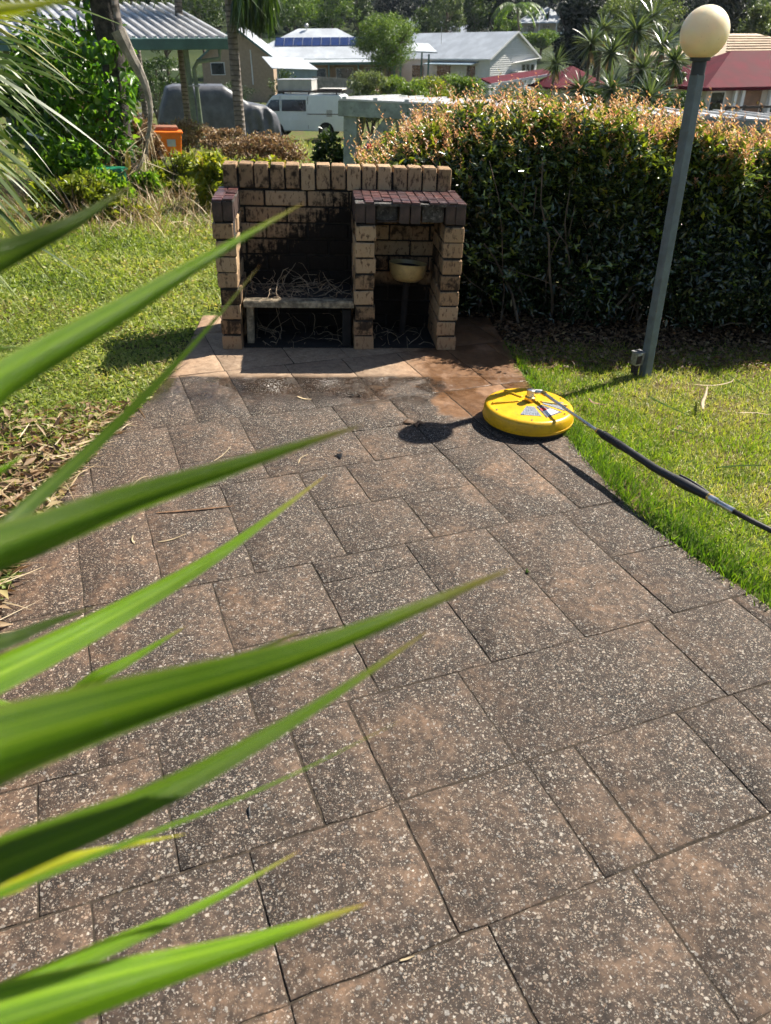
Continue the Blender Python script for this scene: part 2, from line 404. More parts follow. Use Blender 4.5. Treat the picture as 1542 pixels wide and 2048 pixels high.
MAT['steel'] = plain('worn_steel', (.55, .54, .52), .28, 1.0, var=.2, scale=30)
MAT['brass'] = plain('brass', (.62, .42, .14), .3, 1.0, var=.2, scale=30)
MAT['hose'] = plain('hose_rubber', (.03, .024, .02), .55, var=.3, scale=20)
def print_mat(name, bg, ink, red=False):
    t = NT(name); P = t.obj(); x, y, z = t.xyz(P)
    ln = t.math('SINE', t.math('MULTIPLY', y, 900)); wd = t.noise(t.scale(P, (420, 60, 1)), 1.0, 2)
    m = t.math('MULTIPLY', t.math('GREATER_THAN', ln, .1), t.math('GREATER_THAN', wd, .46))
    c = t.mix(t.math('MULTIPLY', m, .75), bg, ink)
    return t.out(c, .35)
MAT['plate_grey'] = print_mat('grey_instruction_print', (.10, .12, .15), (.5, .52, .54))
MAT['plate_dark'] = print_mat('dark_warning_print', (.03, .03, .04), (.42, .42, .44))
MAT['plate_red'] = plain('red_print', (.55, .04, .04), .4); MAT['plate_white'] = plain('white_print', (.75, .75, .75), .4)
def globe_mat():
    t = NT('opal_plastic'); n = t.noise(t.obj(), 9, 4); s = t.smooth(t.noise(t.obj(), 70, 2), .70, .74)
    c = t.mix(t.smooth(n, .4, .7), (.80, .68, .46), (.86, .76, .56)); c = t.mix(t.math('MULTIPLY', s, .5), c, (.3, .22, .12))
    t.out(c, .3, None, .5); t.b.inputs['Subsurface Weight'].default_value = .55; t.b.inputs['Subsurface Radius'].default_value = (.16, .13, .09)
    t.b.inputs['Subsurface Scale'].default_value = 1.0
    return t.m
MAT['globe'] = globe_mat()
MAT['post'] = plain('grey_green_paint', (.115, .145, .17), .45, var=.22, scale=14, dirt=(.09, .085, .07))
MAT['dark_fitting'] = plain('dark_fitting', (.03, .035, .045), .5, var=.3)
MAT['galv'] = plain('galvanised', (.42, .42, .42), .4, .7, var=.4, scale=30, dirt=(.1, .07, .05))
MAT['rust'] = plain('rusty_bracket', (.05, .035, .03), .85, var=.6, scale=40)
# foliage
MAT['lawn'] = leafmat('lawn_blades', [(0, (.08, .17, .014)), (.35, (.18, .30, .018)), (.62, (.31, .38, .035)), (.8, (.43, .41, .10)), (1, (.60, .50, .26))], .45, .5)
MAT['weed'] = leafmat('ground_weeds', [(0, (.09, .15, .022)), (.4, (.22, .29, .045)), (.65, (.36, .40, .10)), (.85, (.48, .45, .18)), (1, (.52, .37, .19))], .5, .5)
MAT['dry'] = leafmat('dry_litter', [(0, (.22, .13, .07)), (.4, (.40, .28, .16)), (.7, (.56, .44, .28)), (1, (.70, .60, .44))], .6, .25, (1, .9, .7))
MAT['hedge'] = leafmat('hedge_leaves', [(0, (.024, .038, .020)), (.5, (.048, .072, .032)), (.85, (.085, .13, .034)), (1, (.17, .23, .035))], .22, .27, spec=1.0)
MAT['sprig'] = leafmat('orange_new_growth', [(0, (.50, .22, .13)), (.35, (.66, .36, .21)), (.6, (.70, .48, .27)), (.8, (.56, .50, .11)), (1, (.28, .38, .04))], .4, .45, (1.15, 1.0, .8))
MAT['strap'] = None
MAT['palm'] = leafmat('palm_leaflets', [(0, (.025, .06, .01)), (.4, (.07, .12, .018)), (.75, (.16, .20, .03)), (1, (.34, .32, .10))], .42, .4, spec=.4)
MAT['vine'] = leafmat('vine_leaves', [(0, (.045, .12, .014)), (.5, (.11, .24, .022)), (1, (.26, .36, .04))], .32, .55, spec=.6)
MAT['yellowgreen'] = leafmat('yellow_green_leaves', [(0, (.09, .12, .02)), (.4, (.2, .24, .03)), (.75, (.38, .38, .04)), (1, (.5, .33, .08))], .4, .45)
MAT['brush'] = leafmat('dry_brush', [(0, (.12, .07, .04)), (.4, (.26, .16, .09)), (.75, (.42, .30, .17)), (1, (.30, .30, .08))], .6, .3, (1, .85, .65))
MAT['shrub'] = leafmat('shrub_leaves', [(0, (.016, .035, .012)), (.5, (.045, .085, .02)), (1, (.13, .19, .04))], .38, .35)
MAT['far'] = leafmat('far_leaves', [(0, (.022, .045, .018)), (.5, (.055, .09, .026)), (1, (.15, .19, .05))], .45, .4)
MAT['farpale'] = leafmat('far_pale_leaves', [(0, (.045, .075, .035)), (.5, (.11, .15, .07)), (1, (.24, .27, .14))], .4, .4)
MAT['farbright'] = leafmat('far_bright_leaves', [(0, (.04, .09, .02)), (.5, (.11, .18, .035)), (1, (.26, .34, .07))], .42, .45)
MAT['darkwood'] = leafmat('dark_forest_leaves', [(0, (.006, .012, .01)), (.5, (.014, .024, .016)), (1, (.04, .055, .03))], .6, .15)
MAT['dracaena'] = leafmat('dracaena_leaves', [(0, (.035, .06, .03)), (.5, (.085, .12, .06)), (1, (.22, .26, .15))], .28, .3, spec=.7)
MAT['purple'] = leafmat('purple_leaves', [(0, (.04, .015, .02)), (1, (.14, .05, .06))], .4, .3, (1.2, .8, .8))
MAT['bark'] = plain('bark', (.12, .09, .065), .9, var=.5, scale=9, bump=.6)
MAT['deadwood'] = plain('grey_dead_wood', (.30, .26, .21), .85, var=.4, scale=9, bump=.5)
MAT['darkbark'] = plain('dark_bark', (.05, .04, .032), .9, var=.7, scale=16, dirt=(.12, .10, .08), bump=1.0)
def palmbark():
    t = NT('palm_bark'); P = t.obj(); x, y, z = t.xyz(P)
    rg = t.math('SINE', t.math('ADD', t.math('MULTIPLY', z, 55), t.math('MULTIPLY', t.noise(P, 3, 3), 6)))
    c = t.mix(t.smooth(rg, .5, .95), t.mix(t.smooth(t.noise(P, 6, 5), .4, .65), (.13, .11, .095), (.24, .2, .17)), (.07, .055, .045))
    t.bump(rg, .4, .01); return t.out(c, .85)
MAT['palmbark'] = palmbark()
# buildings
MAT['roof_white'] = plain('white_sheet_roof', (.44, .47, .50), .45, var=.16, scale=.8)
MAT['roof_zinc'] = plain('zinc_sheet_roof', (.50, .50, .50), .38, .3, var=.15, scale=2)
MAT['roof_red'] = plain('maroon_sheet_roof', (.095, .011, .02), .8, var=.25, scale=1.2, spec=.1)
MAT['roof_tile'] = plain('beige_tile_roof', (.50, .38, .26), .8, var=.2, scale=2)
MAT['teal'] = plain('teal_trim', (.07, .15, .14), .45, var=.2, scale=3)
MAT['green_post'] = plain('green_timber', (.17, .21, .145), .6, var=.25, scale=5, dirt=(.09, .1, .07))
MAT['sage'] = plain('sage_timber', (.34, .38, .32), .65, var=.3, scale=7, dirt=(.08, .08, .06))
MAT['wall_beige'] = plain('beige_brick_wall', (.34, .25, .17), .85, var=.15, scale=4)
MAT['wall_white'] = plain('white_boards', (.68, .68, .67), .6, var=.06, scale=2)
MAT['wall_cream'] = plain('cream_wall', (.55, .49, .42), .7, var=.1, scale=2)
MAT['brown_door'] = plain('brown_door', (.20, .10, .055), .5, var=.2, scale=4)
MAT['dark_rail'] = plain('dark_timber_rail', (.06, .04, .035), .6, var=.3, scale=5)
MAT['glass'] = plain('window_glass', (.02, .025, .03), .08, var=.3, scale=2, spec=.7)
MAT['solar'] = plain('solar_cell', (.012, .025, .10), .18, var=.3, scale=1.5, spec=.6)
MAT['shed'] = plain('blue_grey_sheet', (.22, .30, .35), .5, var=.12, scale=2)
MAT['fence'] = plain('weathered_palings', (.26, .25, .22), .85, var=.3, scale=4)
MAT['asphalt'] = plain('asphalt', (.085, .085, .088), .9, var=.2, scale=8)
MAT['concrete'] = plain('pale_concrete', (.42, .41, .38), .85, var=.15, scale=3)
MAT['vanwhite'] = plain('white_paint', (.70, .73, .72), .25, var=.04, scale=2, spec=.6)
MAT['tarp'] = plain('grey_tarp', (.10, .105, .12), .5, var=.35, scale=2.5, bump=.8)
MAT['orange'] = plain('orange_plastic', (.85, .17, .01), .4, var=.12, scale=6)
MAT['brownlid'] = plain('brown_lid', (.25, .10, .05), .6, var=.2, scale=6)
MAT['greenplastic'] = plain('green_plastic', (.02, .22, .12), .4, var=.3, scale=8)
MAT['red'] = plain('red_flower', (.65, .02, .03), .5)

# ================================================================== SETTING
# ground: polar sheet round the camera's foot, reaching the hills
def build_ground():
    rad = np.concatenate([np.linspace(.0, 12, 41)[1:], np.geomspace(12.4, 430, 56)]); na = 120
    A = np.linspace(0, 2 * math.pi, na, endpoint=False)
    X = CAM[0] + rad[:, None] * np.cos(A); Y = CAM[1] + rad[:, None] * np.sin(A)
    Z = terrain(X, Y); p = np.stack([X, Y, Z], -1)
    far = sstep(9, 30, rad)[:, None]; p[..., 2] += far * .25 * wob(p, .35)
    V = np.concatenate([[[CAM[0], CAM[1], -.014]], p.reshape(-1, 3)])
    k = len(rad); i = np.arange(k - 1)[:, None] * na; j = np.arange(na)[None]; j2 = (j + 1) % na
    q = np.stack([1 + i + j, 1 + i + na + j, 1 + i + na + j2, 1 + i + j2], -1).reshape(-1, 4)
    t = np.stack([np.zeros(na, int), 1 + np.arange(na), 1 + (np.arange(na) + 1) % na], -1)
    o = mesh_np('ground', V, [q, t], MAT['ground'], smooth=True); o['kind'] = 'structure'
build_ground()

# path outline (counter-clockwise)
PATH = [(-.19, .62), (-.20, .30), (-.22, -.1), (-.24, -.4), (-.29, -.7), (-.37, -1.0), (-.42, -1.35), (-.45, -1.7), (-.46, -2.05), (-.44, -2.4), (-.36, -2.9),
        (-.25, -3.3), (-.10, -3.7), (.05, -4.1), (.12, -4.8), (.15, -5.4), (3.2, -5.4), (2.95, -4.3), (2.55, -3.5), (2.22, -2.85), (1.97, -2.39), (1.87, -2.17), (1.78, -1.95), (1.715, -1.67),
        (1.675, -1.3), (1.65, -.9), (1.64, -.4), (1.65, .1), (1.65, .62)]
def clip_half(poly, a, b, c):           # keep a*x+b*y<=c
    out = []
    for i in range(len(poly)):
        p, q = poly[i], poly[(i + 1) % len(poly)]; dp = a * p[0] + b * p[1] - c; dq = a * q[0] + b * q[1] - c
        if dp <= 0: out.append(p)
        if (dp < 0 < dq) or (dq < 0 < dp):
            t = dp / (dp - dq); out.append((p[0] + (q[0] - p[0]) * t, p[1] + (q[1] - p[1]) * t))
    return out
def densify(poly, step):
    out = []
    for i in range(len(poly)):
        p, q = np.array(poly[i]), np.array(poly[(i + 1) % len(poly)]); n = max(1, int(np.linalg.norm(q - p) / step))
        out += [tuple(p + (q - p) * k / n) for k in range(n)]
    return out
path = MB().prism(PATH, -.09, -.0042).build('path', MAT['joint']); tag(path, 'exposed aggregate slab path leading to the brick barbecue', None, None, 'structure')
_a = R(17.0); _ca, _sa = math.cos(_a), math.sin(_a)
ROWS = [(-5.9, -5.45, [-1.2, -.5, .2, .8, 1.5]), (-5.45, -4.85, [-1.2, -.6, -.1, .5, 1.1]), (-4.85, -4.42, [-1.0, -.35, .3, .9, 1.4]), (-4.42, -4.1, [-.8, -.3, .15, .7, 1.2]), (-4.1, -3.78, [-.9, -.45, .02, .36, .8, 1.3]),
        (-3.78, -3.45, [-.95, -.575, -.165, .185, .6, .98, 1.5]),
        (-3.45, -3.12, [-.9, -.575, -.225, .12, .258, .585, .78, 1.12]),
        (-3.12, -2.78, [-1.0, -.722, -.40, -.23, .10, .765, 1.1]),
        (-2.78, -2.14, [-.86, -.47, -.135, .21, .53, .86, 1.2]),
        (-2.14, -1.525, [-.86, -.62, -.325, -.005, .635, .945, 1.25]),
        (-1.525, -.93, [-.79, -.445, -.12, .335, .635, .94, 1.27]),
        (-.93, -.33, [-.62, -.30, -.055, .265, .59, .92, 1.22, 1.5]),
        (-.33, .30, [-.4, -.06, .32, .64, .98, 1.3, 1.6]), (.30, .95, [-.2, .1, .45, .8, 1.2, 1.5])]
SUB = {(8, 3): [(-2.78, -2.265, -.135, .21), (-2.265, -2.14, -.135, .21)], (8, 5): [(-2.78, -2.575, .53, .86), (-2.575, -2.14, .53, .86)],
       (8, 6): [(-2.78, -2.455, .86, 1.2), (-2.455, -2.14, .86, 1.2)],
       (9, 4): [(-2.14, -1.835, -.005, .325), (-2.14, -1.835, .325, .635), (-1.835, -1.525, -.005, .2), (-1.835, -1.525, .2, .635)],
       (10, 4): [(-1.525, -1.23, .335, .635), (-1.23, -.93, .335, .635)], (10, 2): [(-1.525, -1.3, -.445, -.12), (-1.3, -.93, -.445, -.12)],
       (8, 2): [(-2.78, -2.48, -.47, -.135), (-2.48, -2.14, -.47, -.135)]}
def d_wob(q):
    p = np.c_[q, q[:, :1]]; return .0022 * np.stack([wob(p, 9, .3), wob(p, 9, 2.1)], -1)
def build_slabs():
    k = 0
    for ri, (t0, t1, cuts) in enumerate(ROWS):
        ss = [-3.0] + cuts + [4.0]
        for ci in range(len(ss) - 1):
            for (a0, a1, s0, s1) in SUB.get((ri, ci), [(t0, t1, ss[ci], ss[ci + 1])]):
                g = [rng.choice([.0008, .0014, .0022, .0034]) for _ in range(4)]
                poly = PATH
                for nx, ny, c in ((_ca, _sa, s1 - g[0]), (-_ca, -_sa, -(s0 + g[1])), (-_sa, _ca, a1 - g[2]), (_sa, -_ca, -(a0 + g[3]))):
                    poly = clip_half(poly, nx, ny, c)
                    if len(poly) < 3: break
                if len(poly) < 3: continue
                ar = .5 * sum(poly[i][0] * poly[(i + 1) % len(poly)][1] - poly[(i + 1) % len(poly)][0] * poly[i][1] for i in range(len(poly)))
                if abs(ar) < .004: continue
                q = np.array(densify(poly, .045)); ce = q.mean(0)
                q += rng.normal(0, .0009, q.shape) + d_wob(q)
                d = nrm(np.concatenate([ce - q, np.zeros((len(q), 1))], 1))[:, :2]
                n = len(q); tilt = rng.normal(0, .0015, 2); dz = rng.uniform(-.0005, .0003)
                zt = lambda p: dz + np.clip((p - ce) @ tilt, -.0018, .0006)
                q1 = q + d * rng.uniform(.0004, .0014, (n, 1)); q2 = q1 + d * rng.uniform(.001, .003, (n, 1))
                V = np.concatenate([np.c_[q, np.full(n, -.03)], np.c_[q, zt(q) - .0024], np.c_[q1, zt(q1) - .0008], np.c_[q2, zt(q2)], [[ce[0], ce[1], zt(ce[None])[0]]]])
                i = np.arange(n); j = (i + 1) % n
                fs = [np.stack([a * n + i, a * n + j, (a + 1) * n + j, (a + 1) * n + i], 1) for a in range(3)]
                tris = np.stack([3 * n + i, 3 * n + j, np.full(n, 4 * n)], 1)
                mesh_np('paving_slab', V, fs + [tris], MAT['paving'], path); k += 1
    return k
build_slabs()

# ---- inside-path test 
_P = np.array(PATH)
def inpath(x, y, grow=0.0):
    x = np.asarray(x, float); y = np.asarray(y, float); c = np.zeros(x.shape, bool); j = len(_P) - 1
    ctr = np.array([.7, -2.0])
    P2 = _P + nrm(np.c_[_P - ctr, np.zeros(len(_P))])[:, :2] * grow
    for i in range(len(P2)):
        xi, yi = P2[i]; xj, yj = P2[j]
        m = ((yi > y) != (yj > y)) & (x < (xj - xi) * (y - yi) / (yj - yi + 1e-12) + xi); c ^= m; j = i
    return c

def build_fill():
    st = .022; xs = np.arange(-.6, 3.3, st); ys = np.arange(-5.4, .66, st); X, Y = np.meshgrid(xs, ys, indexing='ij'); p = np.stack([X, Y, X * .3], -1)
    Z = -.0021 + .0030 * wob(p, 2.1, .4) + .0022 * wob(p, 8.5, 1.3) + .0012 * wob(p, 37, 2.0); Z = np.minimum(Z, -.0013); Z = np.maximum(Z, -.004)
    n, m = X.shape; V = np.stack([X, Y, Z], -1).reshape(-1, 3); i = (np.arange(n - 1)[:, None] * m + np.arange(m - 1)[None]); q = np.stack([i, i + m, i + m + 1, i + 1], -1).reshape(-1, 4)
    k = inpath(V[:, 0], V[:, 1], -.025)[q].all(1); o = mesh_np('joint_fill', V, [q[k]], MAT['joint'], path); o['kind'] = 'stuff'
build_fill()
# ---- lawn right of the path
def scatter(n, x0, x1, y0, y1, dens=None):
    x = rng.uniform(x0, x1, n); y = rng.uniform(y0, y1, n)
    j = rng.normal(0, .012, (2, n)); k = ~inpath(x + j[0], y + j[1], -.01)
    if dens is not None: k &= rng.random(n) < dens(x, y)
    return x[k], y[k]
def build_lawn():
    def dens(x, y):
        d = np.hypot(x - CAM[0], y - CAM[1]); hed = sstep(.25, -.12, y + .12 * wob(np.stack([x, y, x], -1), 3))
        return np.clip(3.6 / d, 0, 1) ** 2 * hed
    x, y = scatter(330000, 1.3, 5.4, -4.8, .3, dens)
    p = np.stack([x, y, np.full_like(x, -.014)], -1); n = len(x)
    dry = .5 + .5 * wob(p, 2.6, 1.0) + .35 * wob(p, 7.0, 2.2) + .34 * sstep(1.75, 2.3, x) + .25 * sstep(-1.2, -.5, y) - .12
    edge = inpath(x, y, .13)
    tint = np.clip(rng.normal(.34 + .34 * np.clip(dry, 0, 1.2) - .27 * edge, .17), 0, 1)
    strawy = (rng.random(n) < .13 + .27 * np.clip(dry, 0, 1)) & ~edge; tint[strawy] = rng.uniform(.8, 1, strawy.sum())
    h = rng.uniform(.022, .050, n) * (1 + .55 * edge) * (1 - .25 * np.clip(dry, 0, 1)); h[strawy] *= .8
    a = rng.uniform(0, 2 * math.pi, n); lean = rng.uniform(.15, .9, n); lean[strawy] += rng.uniform(.5, 2.5, strawy.sum())
    D = np.stack([np.cos(a) * lean, np.sin(a) * lean, np.ones(n)], -1)
    leafobj('lawn_grass', strap_arrays(p, D, h, rng.uniform(.0026, .0048, n), rng.uniform(.2, 1.1, n), 2), MAT['lawn'], None, tint)
    bpy.data.objects['lawn_grass']['kind'] = 'stuff'; bpy.data.objects['lawn_grass']['label'] = 'short bright green lawn with straw patches beside the path'
build_lawn()
def build_weeds():
    def dens(x, y):
        d = np.hypot(x - CAM[0], y - CAM[1]); return np.clip(3.4 / d, 0, 1) ** 1.5 * (.10 + .9 * sstep(-1.35, -.75, y + .3 * wob(np.stack([x, y, y], -1), 2)))
    x, y = scatter(420000, -4.6, .9, -2.4, 4.4, dens)
    k = ~((x > -.2) & (y < .72)); x, y = x[k], y[k]; n = len(x); d = np.hypot(x - CAM[0], y - CAM[1])
    p = np.stack([x, y, np.full_like(x, -.012)], -1); hum = .5 + .5 * wob(p, 4.0, 3.0); p[:, 2] += rng.random(n) * (.012 + .04 * np.clip(hum, 0, 1))
    fresh = wob(p, 1.9, .4) * .25
    tint = np.clip(rng.normal(.5 - fresh, .2, n), 0, 1)
    m = rng.random(n) < .62
    axis = rng.normal(size=(n, 3)); axis[:, 2] = np.abs(axis[:, 2]) * .5; nor = rng.normal(size=(n, 3)) * .6 + [0, 0, 1]
    sc = np.clip(d / 4.2, 1, 1.8)
    A = leaf_arrays(p[m], axis[m], nor[m], rng.uniform(.012, .030, m.sum()) * sc[m], rng.uniform(.010, .019, m.sum()) * sc[m])
    g = ~m; a = rng.uniform(0, 2 * math.pi, g.sum()); ln = rng.uniform(.3, 1.8, g.sum())
    B = strap_arrays(p[g], np.stack([np.cos(a) * ln, np.sin(a) * ln, np.ones(g.sum())], -1), rng.uniform(.03, .075, g.sum()) * sc[g], .0035 * sc[g], .8, 2)
    V, F = cat_arr(A, B)
    o = mesh_np('ground_cover_weeds', V, F, MAT['weed'], tint=np.concatenate([np.repeat(tint[m], A[2]), np.repeat(tint[g], B[2])]))
    tag(o, 'patchy green weeds and grass on the bank beside the path', None, None, 'stuff')
build_weeds()
def build_litter():
    # dry palm strips and straw along the path's left edge
    n = 420; y = rng.uniform(-2.9, -.85, n); e = np.interp(y, [-2.9, -2.05, -1.35, -.7, -.4], [-.36, -.46, -.42, -.29, -.24])
    x = e - np.abs(rng.normal(0, .22, n)) + .03
    p = np.stack([x, y, rng.uniform(-.005, .05, n)], -1); a = rng.normal(R(35), R(40), n)
    D = np.stack([np.cos(a), np.sin(a), rng.normal(.0, .12, n)], -1)
    p -= D * .08
    A = strap_arrays(p, D, rng.uniform(.06, .26, n), rng.uniform(.002, .008, n), rng.uniform(-.1, .35, n), 4)
    o = leafobj('dry_leaf_litter', A, MAT['dry'], None, np.clip(rng.normal(.55, .25, n), 0, 1)); tag(o, 'dry straw and palm strip litter along the path edge', None, None, 'stuff')
    n = 2600; y = rng.uniform(-3.0, -.8, n); e = np.interp(y, [-2.9, -2.05, -1.35, -.7, -.4], [-.36, -.46, -.42, -.29, -.24]); x = e - np.abs(rng.normal(0, .38, n)) - .01
    p = np.stack([x, y, rng.uniform(-.01, .03, n)], -1); ax = rng.normal(size=(n, 3)); ax[:, 2] *= .3
    o = leafobj('brown_leaf_litter', leaf_arrays(p, ax, rng.normal(size=(n, 3)) * .6 + [0, 0, 1], rng.uniform(.03, .08, n), rng.uniform(.012, .03, n)), MAT['brush'], None, np.clip(rng.normal(.45, .25, n), 0, .9)); tag(o, 'brown fallen leaves along the path edge', None, None, 'stuff')
    n = 9000; x = rng.uniform(1.5, 5, n); y = rng.uniform(-.3, .7, n); k = ~inpath(x, y, 0.02); x, y = x[k], y[k]; n = len(x)
    p = np.stack([x, y, np.full(n, -.008) + rng.random(n) * .02], -1)
    ax = rng.normal(size=(n, 3)); ax[:, 2] *= .3
    o = leafobj('leaf_mulch', leaf_arrays(p, ax, rng.normal(size=(n, 3)) * .5 + [0, 0, 1], rng.uniform(.015, .045, n), rng.uniform(.008, .02, n)), MAT['brush'], None, np.clip(rng.normal(.3, .25, n), 0, .8))
    tag(o, 'fallen leaf mulch under the hedge', None, None, 'stuff')
build_litter()

# ================================================================== BARBECUE
_bc = {}
def brick_mesh(sx, sy, sz, var, bev=.0034, mat='brick'):
    key = (round(sx, 3), round(sy, 3), round(sz, 3), var, mat)
    if key not in _bc:
        bm = bmesh.new(); bmesh.ops.create_cube(bm, size=1.0)
        for v in bm.verts: v.co = Vector((v.co.x * sx, v.co.y * sy, v.co.z * sz))
        bmesh.ops.bevel(bm, geom=list(bm.edges), offset=bev, segments=1, affect='EDGES', profile=.5)
        for v in bm.verts: v.co += Vector(rng.normal(0, bev * .22, 3))
        me = bpy.data.meshes.new('brick'); bm.to_mesh(me); bm.free(); me.materials.append(MAT[mat])
        _bc[key] = me
    return _bc[key]
def brick(c, s, parent, mat='brick', name='brick', bev=.0034):
    o = bpy.data.objects.new(name, brick_mesh(*s, int(rng.integers(3)), bev, mat)); col.objects.link(o); o.parent = parent
    o.location = tuple(float(a + b) for a, b in zip(c, rng.normal(0, .0012, 3))); o.rotation_euler = tuple(rng.normal(0, .006, 3)); return o
BW, XM, BD, CT = 1.328, .739, .40, .086
def build_bbq():
    t = thing('barbecue', 'mould stained tan brick barbecue with two bays and tiled tops', 'barbecue', (0, 0, 0))
    mo = MB(); w = .110
    for xi, x0 in enumerate((0, XM, BW - w)):
        for k in range(8):
            z = CT * k + .038; split = (.155, .235) if k % 2 else (.235, .155); y = 0
            for L in split:
                dx = (rng.normal(0, .003), 0)[0]
                brick((x0 + w / 2 + dx, y + L / 2, z), (w - rng.uniform(0, .004), L, .076), t); y += L + .010
        mo.box((x0 + w / 2, .2, .344), (w - .016, .384, .684))
        # soldier pair under the tiles
    for x0 in (0, XM, BW - w):
        for q in range(2):
            brick((x0 + .0275 + .055 * q, .0275, .688 + .052), (.052, .055, .098), t, 'cap_brick', 'cap_brick', .004)
        for q in range(3):
            brick((x0 + .055, .06 + .112 * q + .056, .688 + .052), (.108, .108, .098), t, 'cap_brick', 'cap_brick', .004)
    for x0 in (1.000, 1.058):
        brick((x0, .0275, .688 + .052), (.052, .055, .098), t, 'cap_brick', 'cap_brick', .004)
    # render beam over the open bay, with chipped hollows
    m = MB(); m.box((.91, .215, .743), (.115, .33, .092)); m.box((1.155, .205, .743), (.118, .36, .094)); m.box((1.03, .24, .742), (.36, .3, .096)); m.build('render', MAT['render'], t, bevel=.006)
    mb = MB().bar((.86, .03, .697), (1.0, .03, .699), .016, .006); mb.build('lintel_bar', MAT['rust'], t)
    # back wall
    yb = BD + .055; ch = .0878; x0, x1 = .022, 1.307
    for k in range(9):
        z = ch * k + .039; x = x0; first = .23 if k % 2 == 0 else .115
        L = first
        while x < x1 - .02:
            L = min(L, x1 - x)
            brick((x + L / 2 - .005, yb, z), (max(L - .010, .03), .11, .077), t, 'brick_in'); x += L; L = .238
    mo.box(((x0 + x1) / 2, yb, .396), (x1 - x0 - .02, .088, .79))
    for i in range(15):
        brick((x0 + .043 + i * .0857, yb - .004, .79 + .064 + .002 * math.sin(i * 2.1)), (.0745, .125, .124), t, 'brick', 'coping_brick', .005)
    mo.box(((x0 + x1) / 2, yb - .002, .84), (x1 - x0 - .03, .1, .09))
    mo.build('mortar', MAT['mortar'], t)
    # glazed tiles on the tops
    hz = .688 + .104
    MB().box((.055, .2, hz - .008), (.107, .397, .012)).build('tile_bed', MAT['render'], t); MB().box(((XM + BW) / 2, .2, hz - .008), (BW - XM - .004, .397, .012)).build('tile_bed', MAT['render'], t)
    def tiles(xa, xb, nx, miss=()):
        pw = (xb - xa) / nx
        for i in range(nx):
            for j in range(8):
                if (i, j) in miss: continue
                brick((xa + (i + .5) * pw, .025 + .0497 * j, hz + .002), (pw - .0035, .0465, .010), t, 'tile', 'tile', .002)
    tiles(0, .110, 2, {(1, 3)}); tiles(XM, BW, 12, {(0, 0), (2, 0), (3, 0), (7, 0), (0, 1)})
    # hearth sheet with ribbed top, and its supports
    m = MB(); m.box((.432, .205, .247), (.616, .36, .034)); h = m.build('hearth_slab', MAT['slab_conc'], t, bevel=.004)
    for j in range(3): MB().box((.432, .035 + .024 * j, .2655), (.60, .010, .006)).build('rib', MAT['slab_conc'], h)
    MB().box((.432, .235, .2655), (.60, .29, .009)).build('ash_bed', MAT['soot_shade'], t, bevel=.003)
    for xa, xb in ((.112, .737), (.851, 1.216)): MB().box(((xa + xb) / 2, .21, .003), (xb - xa, .37, .005)).build('shade_floor', MAT['soot_shade'], t)  # soot-black sheets put the bays' shade into the floor colour
    MB().box((.150, .12, .108), (.04, .07, .215), ry=.03).build('support', MAT['slab_conc'], t, bevel=.006)
    MB().box((.70, .09, .108), (.05, .09, .215)).build('support', MAT['soot_shade'], t, bevel=.006)  # the bay's shade is painted into this support's black
    MB().box((.155, .30, .108), (.045, .08, .215)).build('support', MAT['soot_shade'], t, bevel=.006)
    return t
bbq = build_bbq()
def build_twigs(name, n, x0, x1, y0, y1, z0, zs, label):
    m = MB()
    for _ in range(n):
        p = np.array([rng.uniform(x0, x1), rng.uniform(y0, y1), z0]); d = rdir(1)[0]; d[2] = abs(d[2]) * zs; L = rng.uniform(.06, .26); pts = [p.copy()]
        for k in range(6):
            d = nrm(d + rng.normal(0, .35, 3) + [0, 0, -.12]); p = p + d * L / 6
            p[0] = np.clip(p[0], x0 - .02, x1 + .02); p[1] = np.clip(p[1], y0 - .06, y1); p[2] = max(p[2], z0 + .002); pts.append(p.copy())
        r = rng.uniform(.0012, .0026); m.tube(pts, list(np.linspace(r, r * .5, 7)), 4, False)
    o = m.build(name, MAT['twig']); tag(o, label, None, None, 'stuff')
build_twigs('dead_twigs', 95, .14, .71, .04, .37, .272, 1.0, 'tangle of dead twigs on the barbecue hearth')
build_twigs('dead_roots', 60, .2, .7, .05, .37, .0, .9, 'tangle of dead roots under the barbecue hearth')
build_twigs('dry_stems', 26, .87, 1.2, .06, .37, .0, 1.3, 'dry stems inside the open barbecue bay')
def build_bowl():
    t = thing('basin', 'cream enamel basin with dark debris inside the barbecue bay', 'basin', (1.04, .24, 0))
    MB().lathe([(.02, .325), (.07, .330), (.098, .355), (.108, .40), (.112, .428), (.106, .430), (.1, .40), (.06, .375), (.02, .372)], 32).build('bowl', MAT['bowl'], t, True)
    MB().lathe([(.101, .402), (.08, .412), (.04, .418), (.01, .414)], 20).build('debris', MAT['rust'], t, True)
    MB().tube([(0, 0, 0), (0, 0, .33)], .02, 10).build('pipe', MAT['soot_shade'], t, True)
    MB().lathe([(.06, .0), (.06, .01), (.03, .014)], 16).build('foot', MAT['soot_shade'], t, True)
    t.rotation_euler = (R(-4), R(3), 0)
build_bowl()

